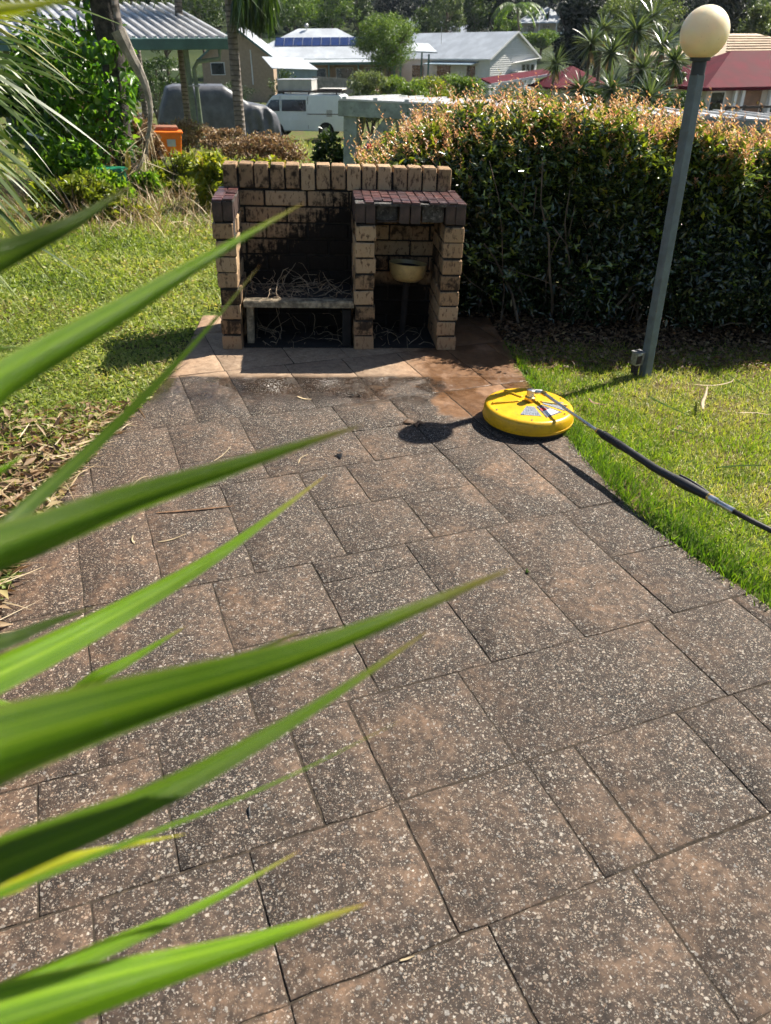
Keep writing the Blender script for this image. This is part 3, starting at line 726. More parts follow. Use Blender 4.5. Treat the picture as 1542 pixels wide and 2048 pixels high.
# ================================================================== SURFACE CLEANER, LAMP
def build_cleaner():
    cx, cy_ = 1.513, -.985
    t = thing('surface_cleaner', 'round yellow pressure washer surface cleaner with black lance on the path', 'surface cleaner', (cx, cy_, 0))
    MB().lathe([(.196, .002), (.199, .004), (.199, .04), (.19, .042), (.188, .004)], 64).build('brush_skirt', MAT['black'], t, True)
    MB().lathe([(.204, .024), (.2095, .024), (.211, .03), (.2085, .072), (.204, .083), (.196, .0895), (.188, .0905), (.183, .0895), (.12, .097), (.06, .1035), (.045, .106), (.04, .1065), (.001, .1068)], 96).build('housing', MAT['yellow'], t, True)
    h = t.children[-1] if False else [o for o in t.children if o.name.startswith('housing')][0]
    def rib(a, r0, r1, w):
        c, s_ = math.cos(R(a)), math.sin(R(a))
        z0, z1 = .1045, .0925
        MB().bar((c * r0, s_ * r0, z0), (c * r1, s_ * r1, z1), w, .014).build('rib', MAT['yellow'], h, bevel=.004)
    for a in (178, 352, 62, 118): rib(a, .05, .176, .016)
    for a in (-62, 8, ): pass
    # print plates: trapezoids lying on the dome
    def plate(a, half, r0, r1, mat, name, lift=.0022):
        P = []
        for rr, da in ((r0, -half * .9), (r1, -half), (r1, half), (r0, half * .9)):
            c, s_ = math.cos(R(a + da)), math.sin(R(a + da)); z = np.interp(rr, [.045, .06, .12, .183], [.106, .1035, .097, .0895]) + lift
            P.append((rr * c, rr * s_, z))
        return MB().slab(P, .003).build(name, mat, h)
    plate(-101, 19, .062, .146, MAT['plate_grey'], 'instruction_plate'); 
    d = plate(-56, 19, .062, .162, MAT['plate_dark'], 'warning_plate')
    w = plate(-56, 14, .108, .150, MAT['plate_white'], 'white_band', .0026); plate(-62, 9, .082, .104, MAT['plate_red'], 'red_band', .0027)
    plate(-12, 17, .062, .168, MAT['plate_grey'], 'instruction_plate')
    for a in (20, 80, 140, 200, 260, 320):
        c, s_ = math.cos(R(a)), math.sin(R(a)); MB().tube([(c * .178, s_ * .178, .086), (c * .178, s_ * .178, .0925)], .005, 8).build('screw', MAT['steel'], h, True)
    MB().lathe([(.2095, .034), (.2125, .0345), (.2125, .0375), (.2095, .038)], 96).build('seam_band', MAT['yellow'], h, True)
    # swivel
    MB().lathe([(.024, .10), (.026, .104), (.026, .128), (.021, .132)], 8).build('swivel_nut', MAT['brass'], t, True)
    MB().lathe([(.018, .128), (.018, .152), (.02, .154), (.02, .163), (.012, .166), (.002, .166)], 16).build('swivel_body', MAT['steel'], t, True)
    Q = lambda u, v, z=.138: ground(u, v, z) - [cx, cy_, 0]
    L = [np.array([.012, .012, .15]), Q(1084, 784, .147), Q(1140, 824, .142), Q(1197, 863)]
    MB().tube([L[0], L[1]], .012, 10).build('elbow', MAT['steel'], t, True)
    MB().tube(L[1:], .0075, 12).build('lance', MAT['steel'], t, True)
    MB().tube([L[1], L[1] + nrm(L[2] - L[1]) * .03], .011, 12).build('lance_nut', MAT['brass'], t, True)
    MB().tube([L[3] - nrm(L[3] - L[2]) * .012, L[3] + nrm(L[3] - L[2]) * .01], .011, 10).build('lance_collar', MAT['brass'], t, True)
    g = [Q(*q) for q in ((1197, 863), (1206, 869), (1246, 894), (1260, 903), (1309, 936), (1352, 959))]
    MB().tube(g, [.0115, .015, .016, .0145, .0155, .0165], 16).build('foam_grip', MAT['black'], t, True)
    for k in range(9):
        p = g[1] + (g[2] - g[1]) * k / 9
        MB().tube([p, p + (g[2] - g[1]) * .045], .0172, 14).build('grip_ridge', MAT['black'], t, True)
    g2 = [Q(*q) for q in ((1348, 957), (1368, 968), (1395, 982), (1416, 993))]
    MB().tube(g2, [.0175, .0195, .017, .0145], 14).build('trigger_handle', MAT['black'], t, True)
    MB().tube([g2[0] + [.022, .004, .012], g2[1] + [.022, .0, .014], g2[2] + [.015, 0, .012], g2[3] + [.006, 0, .008]], .005, 8).build('trigger_guard', MAT['black'], t, True)
    MB().tube([g2[3], g2[3] + nrm(g2[3] - g2[2]) * .02], .0145, 12).build('brass_ring', MAT['brass'], t, True)
    e = [Q(*q) for q in ((1420, 996), (1436, 1005), (1440, 1007), (1468, 1023))]
    MB().tube(e[:2], .0145, 12).build('coupling', MAT['steel'], t, True); MB().tube(e[1:], [.011, .011, .013], 12).build('coupling', MAT['steel'], t, True)
    hs = [Q(1464, 1021), Q(1500, 1040), Q(1542, 1061), Q(1600, 1092, .13)] + [np.array(p) - [cx, cy_, 0] for p in ((2.42, -2.5, .07), (2.6, -2.75, .02), (2.9, -2.95, .012), (3.4, -3.0, .012))]
    MB().tube(hs, .0095, 12).build('hose', MAT['hose'], t, 'all')
build_cleaner()

def build_lamp():
    b = np.array([2.335, -.37, 0]); g = np.array([2.262, -.348, 1.588])
    t = thing('garden_lamp', 'grey green lamp post with round cream globe standing in the lawn', 'lamp', b)
    ax = (g - b) / 1.588; top = b + ax * 1.43
    m = MB(); w = .0245
    for p in (b - [0, 0, .05], top):
        pass
    a = R(24); ex = np.array([math.cos(a), math.sin(a), 0]) * w; ey = np.array([-math.sin(a), math.cos(a), 0]) * w
    P = [q + sx * ex + sy * ey - b for q in (b - [0, 0, .05], top) for sx, sy in ((-1, -1), (1, -1), (1, 1), (-1, 1))]
    m.add(P, [(3, 2, 1, 0), (4, 5, 6, 7), (0, 1, 5, 4), (1, 2, 6, 5), (2, 3, 7, 6), (3, 0, 4, 7)]); m.build('post', MAT['post'], t, bevel=.004)
    c = top - b; MB().tube([c - ax * .005, c + ax * .05, c + ax * .051, c + ax * .075], [.031, .031, .044, .046], 20).build('collar', MAT['dark_fitting'], t, True)
    r = .104; pr = []
    for k in range(25):
        f = math.pi * (k / 24) * .93 + math.pi * .07; pr.append((max(r * math.sin(f), .001), -r * math.cos(f)))
    MB().lathe(pr, 48, g - b).build('globe', MAT['globe'], t, 'all')
    # power box near the foot
    q = ground(1271, 728, .045) - b
    bx = MB().box((-.062, .004, .085), (.055, .05, .07), R(24)).build('power_box', MAT['galv'], t, bevel=.006)
    MB().box((-.062, .004, .1225), (.062, .056, .008), R(24)).build('lid', MAT['galv'], bx, bevel=.002)
    MB().box((-.062, -.0215, .085), (.036, .006, .046), R(24)).build('socket_cover', MAT['rust'], bx, bevel=.002)
    MB().tube([(-.062, .004, .052), (-.058, .004, -.02)], .014, 8).build('conduit', MAT['rust'], t, True)
    MB().tube([(-.08, .0, .045), (-.085, -.004, .01), (-.05, -.012, .02)], .008, 6).build('bracket', MAT['rust'], t, True)
build_lamp()

# ================================================================== STRAP LEAVES IN THE FOREGROUND
def strap_mat():
    t = NT('strap_leaf'); uv = t.node('UVMap', uv_map='uv').outputs[0]; x, y, z = t.xyz(uv); r = t.rand()
    vein = t.noise(t.scale(uv, (38, .7, 1)), 1.0, 5, .7); broad = t.noise(t.scale(uv, (5, .5, 1)), 1.0, 3)
    f = t.math('ADD', t.math('MULTIPLY', vein, .65), t.math('MULTIPLY', broad, .5))
    c = t.ramp(f, [(.34, (.008, .03, .002)), (.48, (.05, .135, .005)), (.6, (.16, .30, .008)), (.76, (.36, .48, .035))])
    tip = t.smooth(y, .86, 1.0); c = t.mix(tip, c, (.34, .27, .06)); c = t.mix(t.smooth(y, .975, 1.0), c, (.35, .15, .05))
    edge = t.smooth(t.math('ABSOLUTE', t.math('SUBTRACT', x, .5)), .465, .5); c = t.mix(t.math('MULTIPLY', edge, .5), c, (.3, .2, .1))
    sp = t.smooth(t.noise(t.scale(uv, (9, 30, 1)), 1.0, 3), .68, .74); c = t.mix(t.math('MULTIPLY', sp, .35), c, (.4, .45, .3))
    tt = t.attr('tint'); yl = t.math('GREATER_THAN', tt, .5); shade_mul = t.math('SUBTRACT', 1.0, t.math('MULTIPLY', t.math('MULTIPLY', tt, t.math('SUBTRACT', 1.0, yl)), 1.9))  # low tint darkens whole blades, painting in shade from leaves above
    cmb = t.node('CombineColor'); [t.set(cmb.inputs[q], shade_mul) for q in range(3)]; c = t.mix(1.0, c, cmb.outputs[0], 'MULTIPLY'); c = t.mix(t.math('MULTIPLY', yl, .7), c, (.42, .40, .02))
    t.bump(vein, .5, .002); t.out(c, .34, None, .32)
    tl = t.node('BsdfTranslucent'); t.set(tl.inputs[0], t.mix(1.0, c, (1.7, 1.75, .4), 'MULTIPLY')); ms = t.node('MixShader'); ms.inputs[0].default_value = .44
    t.t.links.new(t.b.outputs[0], ms.inputs[1]); t.t.links.new(tl.outputs[0], ms.inputs[2]); t.t.links.new(ms.outputs[0], t.n['Material Output'].inputs[0]); return t.m
MAT['strap'] = strap_mat()
def spline(P, n):
    P = np.array(P, float); k = len(P); t = np.linspace(0, k - 1, n); i = np.clip(t.astype(int), 0, k - 2); f = (t - i)[:, None]
    g = lambda j: P[np.clip(j, 0, k - 1)]
    p0, p1, p2, p3 = g(i - 1), g(i), g(i + 1), g(i + 2)
    return .5 * ((2 * p1) + (-p0 + p2) * f + (2 * p0 - 5 * p1 + 4 * p2 - p3) * f ** 2 + (-p0 + 3 * p1 - 3 * p2 + p3) * f ** 3)
# crown of the plant stands just outside the frame; leaf: image course, depths, full width in px, tilt, painted shade (yellow when full)
CROWN = CAM + FWD * .30 - RGT * .46 - UP * .02
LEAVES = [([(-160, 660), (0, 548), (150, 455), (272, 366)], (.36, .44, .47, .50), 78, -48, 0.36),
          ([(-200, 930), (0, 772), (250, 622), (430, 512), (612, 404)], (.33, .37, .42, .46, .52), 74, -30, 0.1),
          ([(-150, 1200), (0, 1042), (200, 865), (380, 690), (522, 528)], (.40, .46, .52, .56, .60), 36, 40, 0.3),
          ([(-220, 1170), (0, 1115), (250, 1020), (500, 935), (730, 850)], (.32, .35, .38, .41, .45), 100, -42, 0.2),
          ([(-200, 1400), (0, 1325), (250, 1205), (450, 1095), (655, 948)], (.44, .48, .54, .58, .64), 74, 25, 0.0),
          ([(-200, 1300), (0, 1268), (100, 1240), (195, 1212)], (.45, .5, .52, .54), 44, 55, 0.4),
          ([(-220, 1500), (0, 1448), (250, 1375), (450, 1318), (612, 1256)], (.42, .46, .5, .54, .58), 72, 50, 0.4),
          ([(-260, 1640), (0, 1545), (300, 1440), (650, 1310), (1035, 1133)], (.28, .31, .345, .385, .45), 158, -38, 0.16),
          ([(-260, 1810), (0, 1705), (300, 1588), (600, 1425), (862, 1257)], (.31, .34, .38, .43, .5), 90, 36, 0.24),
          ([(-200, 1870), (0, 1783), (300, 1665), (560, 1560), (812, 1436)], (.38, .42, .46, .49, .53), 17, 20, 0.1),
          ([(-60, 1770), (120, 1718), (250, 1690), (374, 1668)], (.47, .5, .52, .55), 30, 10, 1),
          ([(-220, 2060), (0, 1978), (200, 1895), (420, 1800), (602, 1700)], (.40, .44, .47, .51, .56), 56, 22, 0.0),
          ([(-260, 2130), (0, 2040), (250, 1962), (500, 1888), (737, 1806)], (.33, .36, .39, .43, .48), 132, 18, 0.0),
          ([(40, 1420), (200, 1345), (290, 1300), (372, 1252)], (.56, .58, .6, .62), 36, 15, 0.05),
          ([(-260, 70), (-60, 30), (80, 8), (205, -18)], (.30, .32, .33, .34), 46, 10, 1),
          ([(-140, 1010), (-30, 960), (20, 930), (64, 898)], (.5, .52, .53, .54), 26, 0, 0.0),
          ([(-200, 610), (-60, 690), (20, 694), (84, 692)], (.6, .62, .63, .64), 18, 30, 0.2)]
def build_strap_plant():
    base = np.array([-.06, -3.98, 0.0])
    t = thing('strap_leaf_plant', 'long green strap leaves arching in close from the picture edge', 'plant', base)
    for pts, dep, wpx, tilt, yl in LEAVES:  # yl under the yellow range is painted shade
        C = [atz(u, v, d) for (u, v), d in zip(pts, dep)]
        C = [CROWN + (rng.normal(0, .012, 3)), lerp(CROWN, C[0], .55) + UP * .01] + C
        n = 34; c = spline(C, n); tg = nrm(np.gradient(c, axis=0))
        s = np.linspace(0, 1, n); wd = wpx * np.mean(dep) / F_PX * np.interp(s, [0, .15, .36, .5, .65, .8, .92, 1], [.45, .75, 1, .88, .64, .37, .145, .006])
        view = nrm(c - CAM); side = nrm(np.cross(tg, view)); nor = np.cross(side, tg)
        a = R(tilt) + .25 * np.sin(s * 5 + wpx)
        if wpx == 132:                   # this blade is turned to the sun's mirror direction to catch gloss
            Hh = nrm(nrm(SUN) - view); a = np.arctan2(-np.sum(Hh * side, 1), np.sum(Hh * nor, 1)); a = np.where(a > np.pi / 2, a - np.pi, np.where(a < -np.pi / 2, a + np.pi, a)) - .38
        a = np.clip(a, -1.05, 1.05); sd = side * np.cos(a)[:, None] + nor * np.sin(a)[:, None]; up = np.cross(sd, tg)
        wd = wd / np.maximum(np.cos(a), .55)
        V = []; U = []
        for q in (-.5, -.26, 0, .26, .5):
            V.append(c + sd * (wd * q)[:, None] + up * (wd * abs(q) * .72)[:, None]); U.append(np.stack([np.full(n, q + .5), s], -1))
        V = np.stack(V, 1).reshape(-1, 3) - base; U = np.stack(U, 1).reshape(-1, 2)
        i = np.arange(n - 1)[:, None] * 5 + np.arange(4)[None]
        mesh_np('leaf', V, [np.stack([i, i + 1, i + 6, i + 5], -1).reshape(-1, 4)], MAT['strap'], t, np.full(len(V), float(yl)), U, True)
    m = MB().tube([(0, 0, -.05), (.0, .0, .5), (.02, -.03, .9), tuple(CROWN - base)], [.03, .026, .022, .026], 10); m.build('stem', MAT['bark'], t, True)
build_strap_plant()

# ================================================================== SMALL LITTER ON PATH AND LAWN
def strip(name, label, cat, pts, w, mat, group=None, z=.003, hz=None):
    P = np.array([ground(u, v, z) for u, v in pts]); 
    if hz is not None: P[:, 2] += np.array(hz)
    n = max(8, len(pts) * 5); c = spline(P, n); tg = nrm(np.gradient(c, axis=0)); sd = nrm(np.cross(tg, [0, 0, 1.0]))
    s = np.linspace(0, 1, n); ww = w * np.interp(s, [0, .2, .6, 1], [.35, 1, .9, .08])
    V = np.stack([c + sd * ww[:, None] * .5 + [0, 0, .0018], c, c - sd * ww[:, None] * .5 + [0, 0, .0022], c - [0, 0, .0012]], 1)
    V = V.reshape(-1, 3); o0 = V.mean(0); i = np.arange(n - 1)[:, None] * 4; F = []
    for a, b in ((0, 1), (1, 2), (2, 3), (3, 0)): F.append(np.concatenate([i + a, i + 4 + a, i + 4 + b, i + b], 1))
    o = mesh_np(name, V - o0, [np.concatenate(F)], mat); o.location = tuple(o0); return tag(o, label, cat, group)
MAT['drygreen'] = plain('drying_green_leaf', (.035, .065, .012), .9, var=.4, scale=25, spec=.05)
strip('leaf_strip', 'dark green palm strip lying on lawn closest to the lamp foot', 'fallen leaf', [(1296, 792), (1325, 808), (1384, 834)], .016, MAT['drygreen'], None, .03)
strip('leaf_strip', 'dark grey green leaf strip near the black hose at the picture edge', 'fallen leaf', [(1432, 936), (1480, 932), (1530, 931)], .014, MAT['drygreen'], None, .03)
strip('leaf_strip', 'short dark leaf strip on lawn between the lance and the palm strip', 'fallen leaf', [(1342, 858), (1368, 864), (1388, 869)], .012, MAT['drygreen'], None, .03)
strip('straw', 'long pale bent straw on lawn by the hedge shadow', 'straw', [(1390, 770), (1430, 771), (1462, 764), (1468, 755)], .008, MAT['straw'], None, .03)
strip('leaf_strip', 'narrow half green strip meeting a bent straw by the hedge shadow', 'fallen leaf', [(1455, 749), (1485, 768), (1520, 790)], .009, MAT['drygreen'], None, .03)
strip('dry_leaf', 'upright curled white leaf on the dry lawn patch', 'fallen leaf', [(1406, 818), (1404, 808), (1409, 796), (1412, 782)], .02, MAT['straw'], None, .03, [0, .008, .02, .03])
strip('dry_leaf', 'curled brown leaf on lawn right behind the surface cleaner', 'fallen leaf', [(1178, 797), (1186, 806), (1212, 810)], .014, MAT['brownleaf'], None, .03)
strip('straw', 'thin tan stalk lying across lawn at the far picture edge', 'straw', [(1475, 826), (1510, 826), (1542, 831)], .006, MAT['straw'], None, .03)
strip('straw', 'pale curved straw on paving under the thin dark strap leaf', 'straw', [(252, 992), (262, 975), (280, 958), (298, 952)], .006, MAT['straw'])
strip('straw', 'pale straw on paving left of the pale strap leaf tip', 'straw', [(428, 922), (446, 910), (462, 893)], .005, MAT['straw'])
strip('straw', 'short pale straw just in front of the barbecue shadow', 'straw', [(594, 793), (608, 798), (623, 799)], .009, MAT['straw'])
strip('straw', 'small curled straw on paving behind the pale strap leaf', 'straw', [(597, 927), (602, 916), (616, 909)], .005, MAT['straw'])
strip('twig', 'long reddish stalk on paving under the widest upper leaf', 'twig', [(312, 1026), (370, 1022), (432, 1016), (470, 1012)], .010, MAT['brownleaf'])
strip('twig', 'short black twig on near paving below the thin stalk', 'twig', [(499, 1612), (498, 1622), (501, 1637)], .006, MAT['black'])
strip('straw', 'fine straw on paving close to the left litter', 'straw', [(315, 1085), (345, 1079), (372, 1068)], .004, MAT['straw'])
strip('straw', 'tiny pale seed curl on paving beside the litter', 'straw', [(266, 1070), (264, 1080), (270, 1088)], .007, MAT['straw'])
strip('straw', 'pale stalk flake on near paving under the lowest leaf', 'straw', [(800, 1922), (815, 1918), (830, 1912)], .004, MAT['straw'])
def crumple(name, label, u, v, size, mat, n=3):
    g = ground(u, v, 0); C = np.zeros((n, 3)); C[:, 2] = .004; C[:, :2] += rng.normal(0, size * .18, (n, 2))
    ax = rng.normal(size=(n, 3)); ax[:, 2] = rng.uniform(.05, .5, n); V, F, m = leaf6(C, ax, rng.normal(size=(n, 3)) * .5 + [0, 0, 1], rng.uniform(.7, 1.1, n) * size, rng.uniform(.35, .6, n) * size, .35, .4)
    V[:, 2] = np.maximum(V[:, 2], .002)
    o = mesh_np(name, V, F, mat); o.location = tuple(g); tag(o, label, 'dead leaf')
    s = o.modifiers.new('s', 'SOLIDIFY'); s.thickness = .0012
crumple('dead_leaf', 'crumpled dark leaf with pale tip beside the round lamp shadow', 828, 846, .055, MAT['brownleaf'], 4)
crumple('dead_leaf', 'folded black leaf on mid path paving', 684, 908, .045, MAT['black'], 2)
crumple('dead_leaf', 'small dark leaf on the wet band before the barbecue', 712, 793, .03, MAT['black'], 2)
crumple('dead_leaf', 'tiny green scrap on paving by the longest leaf tip', 1052, 1148, .02, MAT['drygreen'], 2)
crumple('dead_leaf', 'broad curled brown leaf in the straw at the path edge', 95, 905, .11, MAT['brownleaf'], 3)

# ================================================================== HEDGE
def build_hedge():
    t = thing('hedge', 'long dark green hedge topped with orange new growth behind the lamp', 'hedge', (2.9, 1.1, 0))
    o0 = np.array([2.9, 1.1, 0])
    X0, X1, Y0, Y1, H = .84, 5.4, .40, 1.95, 1.0
    HX = lambda x: np.interp(x, [.8, 1.1, 1.5, 2.0, 2.4, 2.9, 3.4, 5.4], [.72, .98, 1.12, 1.15, 1.14, 1.08, .98, .93])
    def surf(n):
        # points in a rounded box shell, biased to the outside
        x = rng.uniform(X0, X1, n); face = rng.random(n)
        lump = lambda x, z: .17 * wob(np.stack([x, z, x * .5], -1), 2.8, 1.1) + .09 * wob(np.stack([x, z, z], -1), 7, .3)
        y = np.empty(n); z = np.empty(n)
        fr = face < .62; tp = (face >= .62) & (face < .86); bk = face >= .86
        z[fr] = rng.random(fr.sum()) ** .85 * H; y[fr] = Y0 + np.abs(rng.normal(0, .16, fr.sum()))
        y[tp] = rng.uniform(Y0, Y1, tp.sum()); z[tp] = H - np.abs(rng.normal(0, .12, tp.sum()))
        y[bk] = Y1 - np.abs(rng.normal(0, .2, bk.sum())); z[bk] = rng.random(bk.sum()) * H
        top = np.clip((z - .72) / .45, 0, 1); y += np.where(y < 1.2, .32 * top ** 2.2, -.2 * top ** 2)
        y += lump(x, z) * np.where(y < 1.2, 1, -1) - .10 * np.sin(np.clip(z, 0, 1) * 3.1) * (y < 1.2) + .10 * np.clip(.25 - z, 0, 1) / .25
        z = z * HX(x) * (1 + .06 * wob(np.stack([x, y, x], -1), 1.9) + .045 * wob(np.stack([x, y, x], -1), 6))
        y = y + (.20 * sstep(2.35, 1.7, x) - .16 * sstep(2.2, 3.2, x)) * (y < 1.3)
        # nothing of it stands inside the barbecue
        x = np.where((x < 1.36) & (y < .62), x + .7, x)
        return np.stack([x, y, np.maximum(z, .02)], -1)
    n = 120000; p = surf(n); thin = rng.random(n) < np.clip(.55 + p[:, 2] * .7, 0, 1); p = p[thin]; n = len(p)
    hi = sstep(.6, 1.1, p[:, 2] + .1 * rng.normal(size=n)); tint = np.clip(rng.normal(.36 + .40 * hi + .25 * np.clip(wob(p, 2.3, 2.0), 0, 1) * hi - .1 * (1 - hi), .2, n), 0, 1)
    ax = rng.normal(size=(n, 3)) + [0, -.35, .15]; no = rng.normal(size=(n, 3)) + [.15, -.35, .8]
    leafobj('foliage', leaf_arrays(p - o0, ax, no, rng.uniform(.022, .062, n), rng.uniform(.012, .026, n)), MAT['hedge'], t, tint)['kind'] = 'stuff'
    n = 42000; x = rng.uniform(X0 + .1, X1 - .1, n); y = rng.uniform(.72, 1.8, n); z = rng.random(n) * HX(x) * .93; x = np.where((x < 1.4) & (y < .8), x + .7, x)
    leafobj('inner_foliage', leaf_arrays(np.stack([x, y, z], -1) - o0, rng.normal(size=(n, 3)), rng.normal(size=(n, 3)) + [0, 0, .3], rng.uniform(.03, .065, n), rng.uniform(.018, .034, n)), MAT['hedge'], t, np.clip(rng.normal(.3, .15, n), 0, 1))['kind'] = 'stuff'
    # larger yellow-green leaves in the upper part
    p = surf(42000); w = rng.random(len(p)) < np.clip((p[:, 2] / HX(p[:, 0]) - .42) * 1.3, .02, .8); p = p[w]; n = len(p)
    leafobj('light_leaves', leaf_arrays(p - o0 + [0, -.02, .03], rng.normal(size=(n, 3)) + [0, -.2, .4], rng.normal(size=(n, 3)) + [0, -.2, .8], rng.uniform(.035, .07, n), rng.uniform(.015, .03, n)), MAT['yellowgreen'], t, np.clip(rng.normal(.3, .22, n), 0, .8))['kind'] = 'stuff'
    # upright orange sprigs
    ns = 3600; q = surf(ns * 8); q = q[(q[:, 2] > HX(q[:, 0]) * (.66 + .30 * rng.random(len(q)) ** .7)) & (q[:, 1] < 1.9)]
    patch = np.clip(.5 + .75 * wob(q, 3.6, .7), 0, 1); q = q[rng.random(len(q)) < np.clip(.12 + patch ** 1.5, 0, 1)][:ns]; ns = len(q)
    d = nrm(rng.normal(0, .38, (ns, 3)) + [-.1, -.12, 1]); Ls = rng.uniform(.05, .15, ns) * rng.choice([.8, 1, 1, 1.9], ns)
    P = []; A = []; T = []; yel = (rng.random(ns) < .3) * rng.uniform(.15, .45, ns)
    for k in range(15):
        f = k / 14; P.append(q + d * (Ls * f)[:, None]); a = k * 2.4 + rng.uniform(0, .8, ns)
        A.append(np.stack([np.cos(a), np.sin(a), .55 + .5 * f * np.ones(ns)], -1)); T.append(np.clip(rng.normal(.66 - .35 * f, .16, ns) + yel, 0, 1))
    P = np.concatenate(P); A = np.concatenate(A); T = np.concatenate(T); n = len(P)
    leafobj('orange_sprigs', leaf_arrays(P - o0, A, rng.normal(size=(n, 3)) * .5 + [0, 0, 1], rng.uniform(.014, .032, n), rng.uniform(.006, .012, n)), MAT['sprig'], t, T)['kind'] = 'stuff'
    ns = 1300; q = surf(ns * 6); q = q[(q[:, 2] > .25) & (q[:, 1] < 1.1)]; q = q[rng.random(len(q)) < np.clip(.15 + .6 * wob(q, 2.6, 3.0) + .35 * q[:, 2], 0, 1)][:ns]; ns = len(q)
    d = nrm(rng.normal(0, .45, (ns, 3)) + [.1, -.55, .8]); Ls = rng.uniform(.08, .22, ns); P = []; A = []; T = []; t0 = rng.normal(.35, .2, ns)
    for k in range(12):
        f = k / 11; P.append(q + d * (Ls * f)[:, None] - np.array([0, 0, .05 * f * f])); a = k * 2.4 + rng.uniform(0, .8, ns)
        A.append(d * .6 + np.stack([np.cos(a), np.sin(a) * .6, .3 * np.sin(a)], -1)); T.append(np.clip(t0 + .3 * f + rng.normal(0, .1, ns), 0, .9))
    P = np.concatenate(P); A = np.concatenate(A); T = np.concatenate(T); n = len(P)
    leafobj('front_shoots', leaf_arrays(P - o0, A, rng.normal(size=(n, 3)) * .6 + [0, -.3, 1], rng.uniform(.025, .055, n), rng.uniform(.012, .022, n)), MAT['hedge'], t, np.clip(T + .25, 0, 1))['kind'] = 'stuff'
    m = MB()
    for _ in range(320):
        x = rng.uniform(X0 + .7, X1); p = np.array([x, rng.uniform(.5, 1.3), 0.0]); d = nrm([rng.normal(0, .3), rng.normal(-.12, .3), 1]); pts = [p.copy()]; L = rng.uniform(.7, 1.1)
        for k in range(5): d = nrm(d + rng.normal(0, .22, 3)); p = p + d * L / 5; p[1] = max(p[1], .40); pts.append(p.copy())
        r = rng.uniform(.004, .011); m.tube([a - o0 for a in pts], list(np.linspace(r, r * .35, 6)), 5, False)
    m.build('stems', MAT['bark'], t, True)['kind'] = 'stuff'
build_hedge()
def flower(u, v, D, r, label):
    p = at(u, v, D); n = 60; d = rdir(n)
    o = leafobj('flower', leaf_arrays(d * r * .2, d, rdir(n), r, r * .35), MAT['red'], None, rng.random(n)); o.location = tuple(p); tag(o, label, 'flower')
flower(739, 293, 5.35, .02, 'single red flower on the hedge end behind the barbecue')

# ================================================================== PLANTS AND THINGS BEHIND
def hit(u, v):                          # where the view over (u, v) meets the terrain
    lo = 3.0
    for D in np.geomspace(3, 400, 600):
        p = at(u, v, D)
        if p[2] <= terrain(p[0], p[1]): return p
    return at(u, v, 400)
def foot(u, D):
    p = at(u, 100, D); return np.array([p[0], p[1], float(terrain(p[0], p[1]))])
def mpp(D): return (D * .845 + 2.0) / F_PX           # metres per picture pixel at that distance
def crown_pts(n, rx, ry, rz, k=26, tight=.30, flat=.0):
    c = rdir(k) * (rng.random(k) ** .33)[:, None] * .78; r = rng.uniform(.55, 1.25, k) * tight
    i = rng.integers(0, k, n); d = rdir(n) * (rng.random(n) ** .45)[:, None]; d[:, 2] *= .75
    p = c[i] + d * r[i][:, None]; return p * [rx, ry, rz]
def foliage(name, parent, o0, n, rx, ry, rz, leaf, mat, k=26, tight=.32, asp=.55, bias=.12, tmean=.45):
    p = crown_pts(n, rx, ry, rz, k, tight); tint = np.clip(rng.normal(tmean + bias * p[:, 2] / rz, .2, n), 0, 1)
    L = rng.uniform(.6, 1.3, n) * leaf
    return leafobj(name, leaf_arrays(p + o0, rng.normal(size=(n, 3)) + [0, 0, -.1], rng.normal(size=(n, 3)) + [0, 0, .5], L, L * asp), MAT[mat], parent, tint)
def px_tree(name, label, u, vt, vb, wpx, D, n, leaf, mat, cat='tree', group=None, trunk=.16, bark='bark', k=26, tight=.32, asp=.55, tmean=.45):
    b = foot(u, D); zt, zb = at(u, vt, D)[2], at(u, vb, D)[2]; rx = wpx * mpp(D) / 2; rz = (zt - zb) / 2; zc = (zt + zb) / 2 - b[2]
    t = thing(name, label, cat, b, 0, group)
    m = MB(); top = max(zc, .3)
    m.tube([(0, 0, -.2), (rx * .05, 0, top * .5), (-rx * .04, 0, top)], [trunk, trunk * .75, trunk * .4], 8)
    for _ in range(7):
        a = rng.uniform(0, 6.28); h = top * rng.uniform(.45, .85); m.tube([(0, 0, h), (math.cos(a) * rx * .35, math.sin(a) * rx * .35, h + rz * .35), (math.cos(a) * rx * .7, math.sin(a) * rx * .7, h + rz * rng.uniform(.3, .9))], [trunk * .45, trunk * .25, trunk * .08], 5)
    m.build('trunk', MAT[bark], t, True)['kind'] = 'stuff'
    f = foliage('crown', t, np.array([0, 0, zc]), n, rx, rx, rz, leaf, mat, k, tight, asp, tmean=tmean); f['kind'] = 'stuff'
    return t
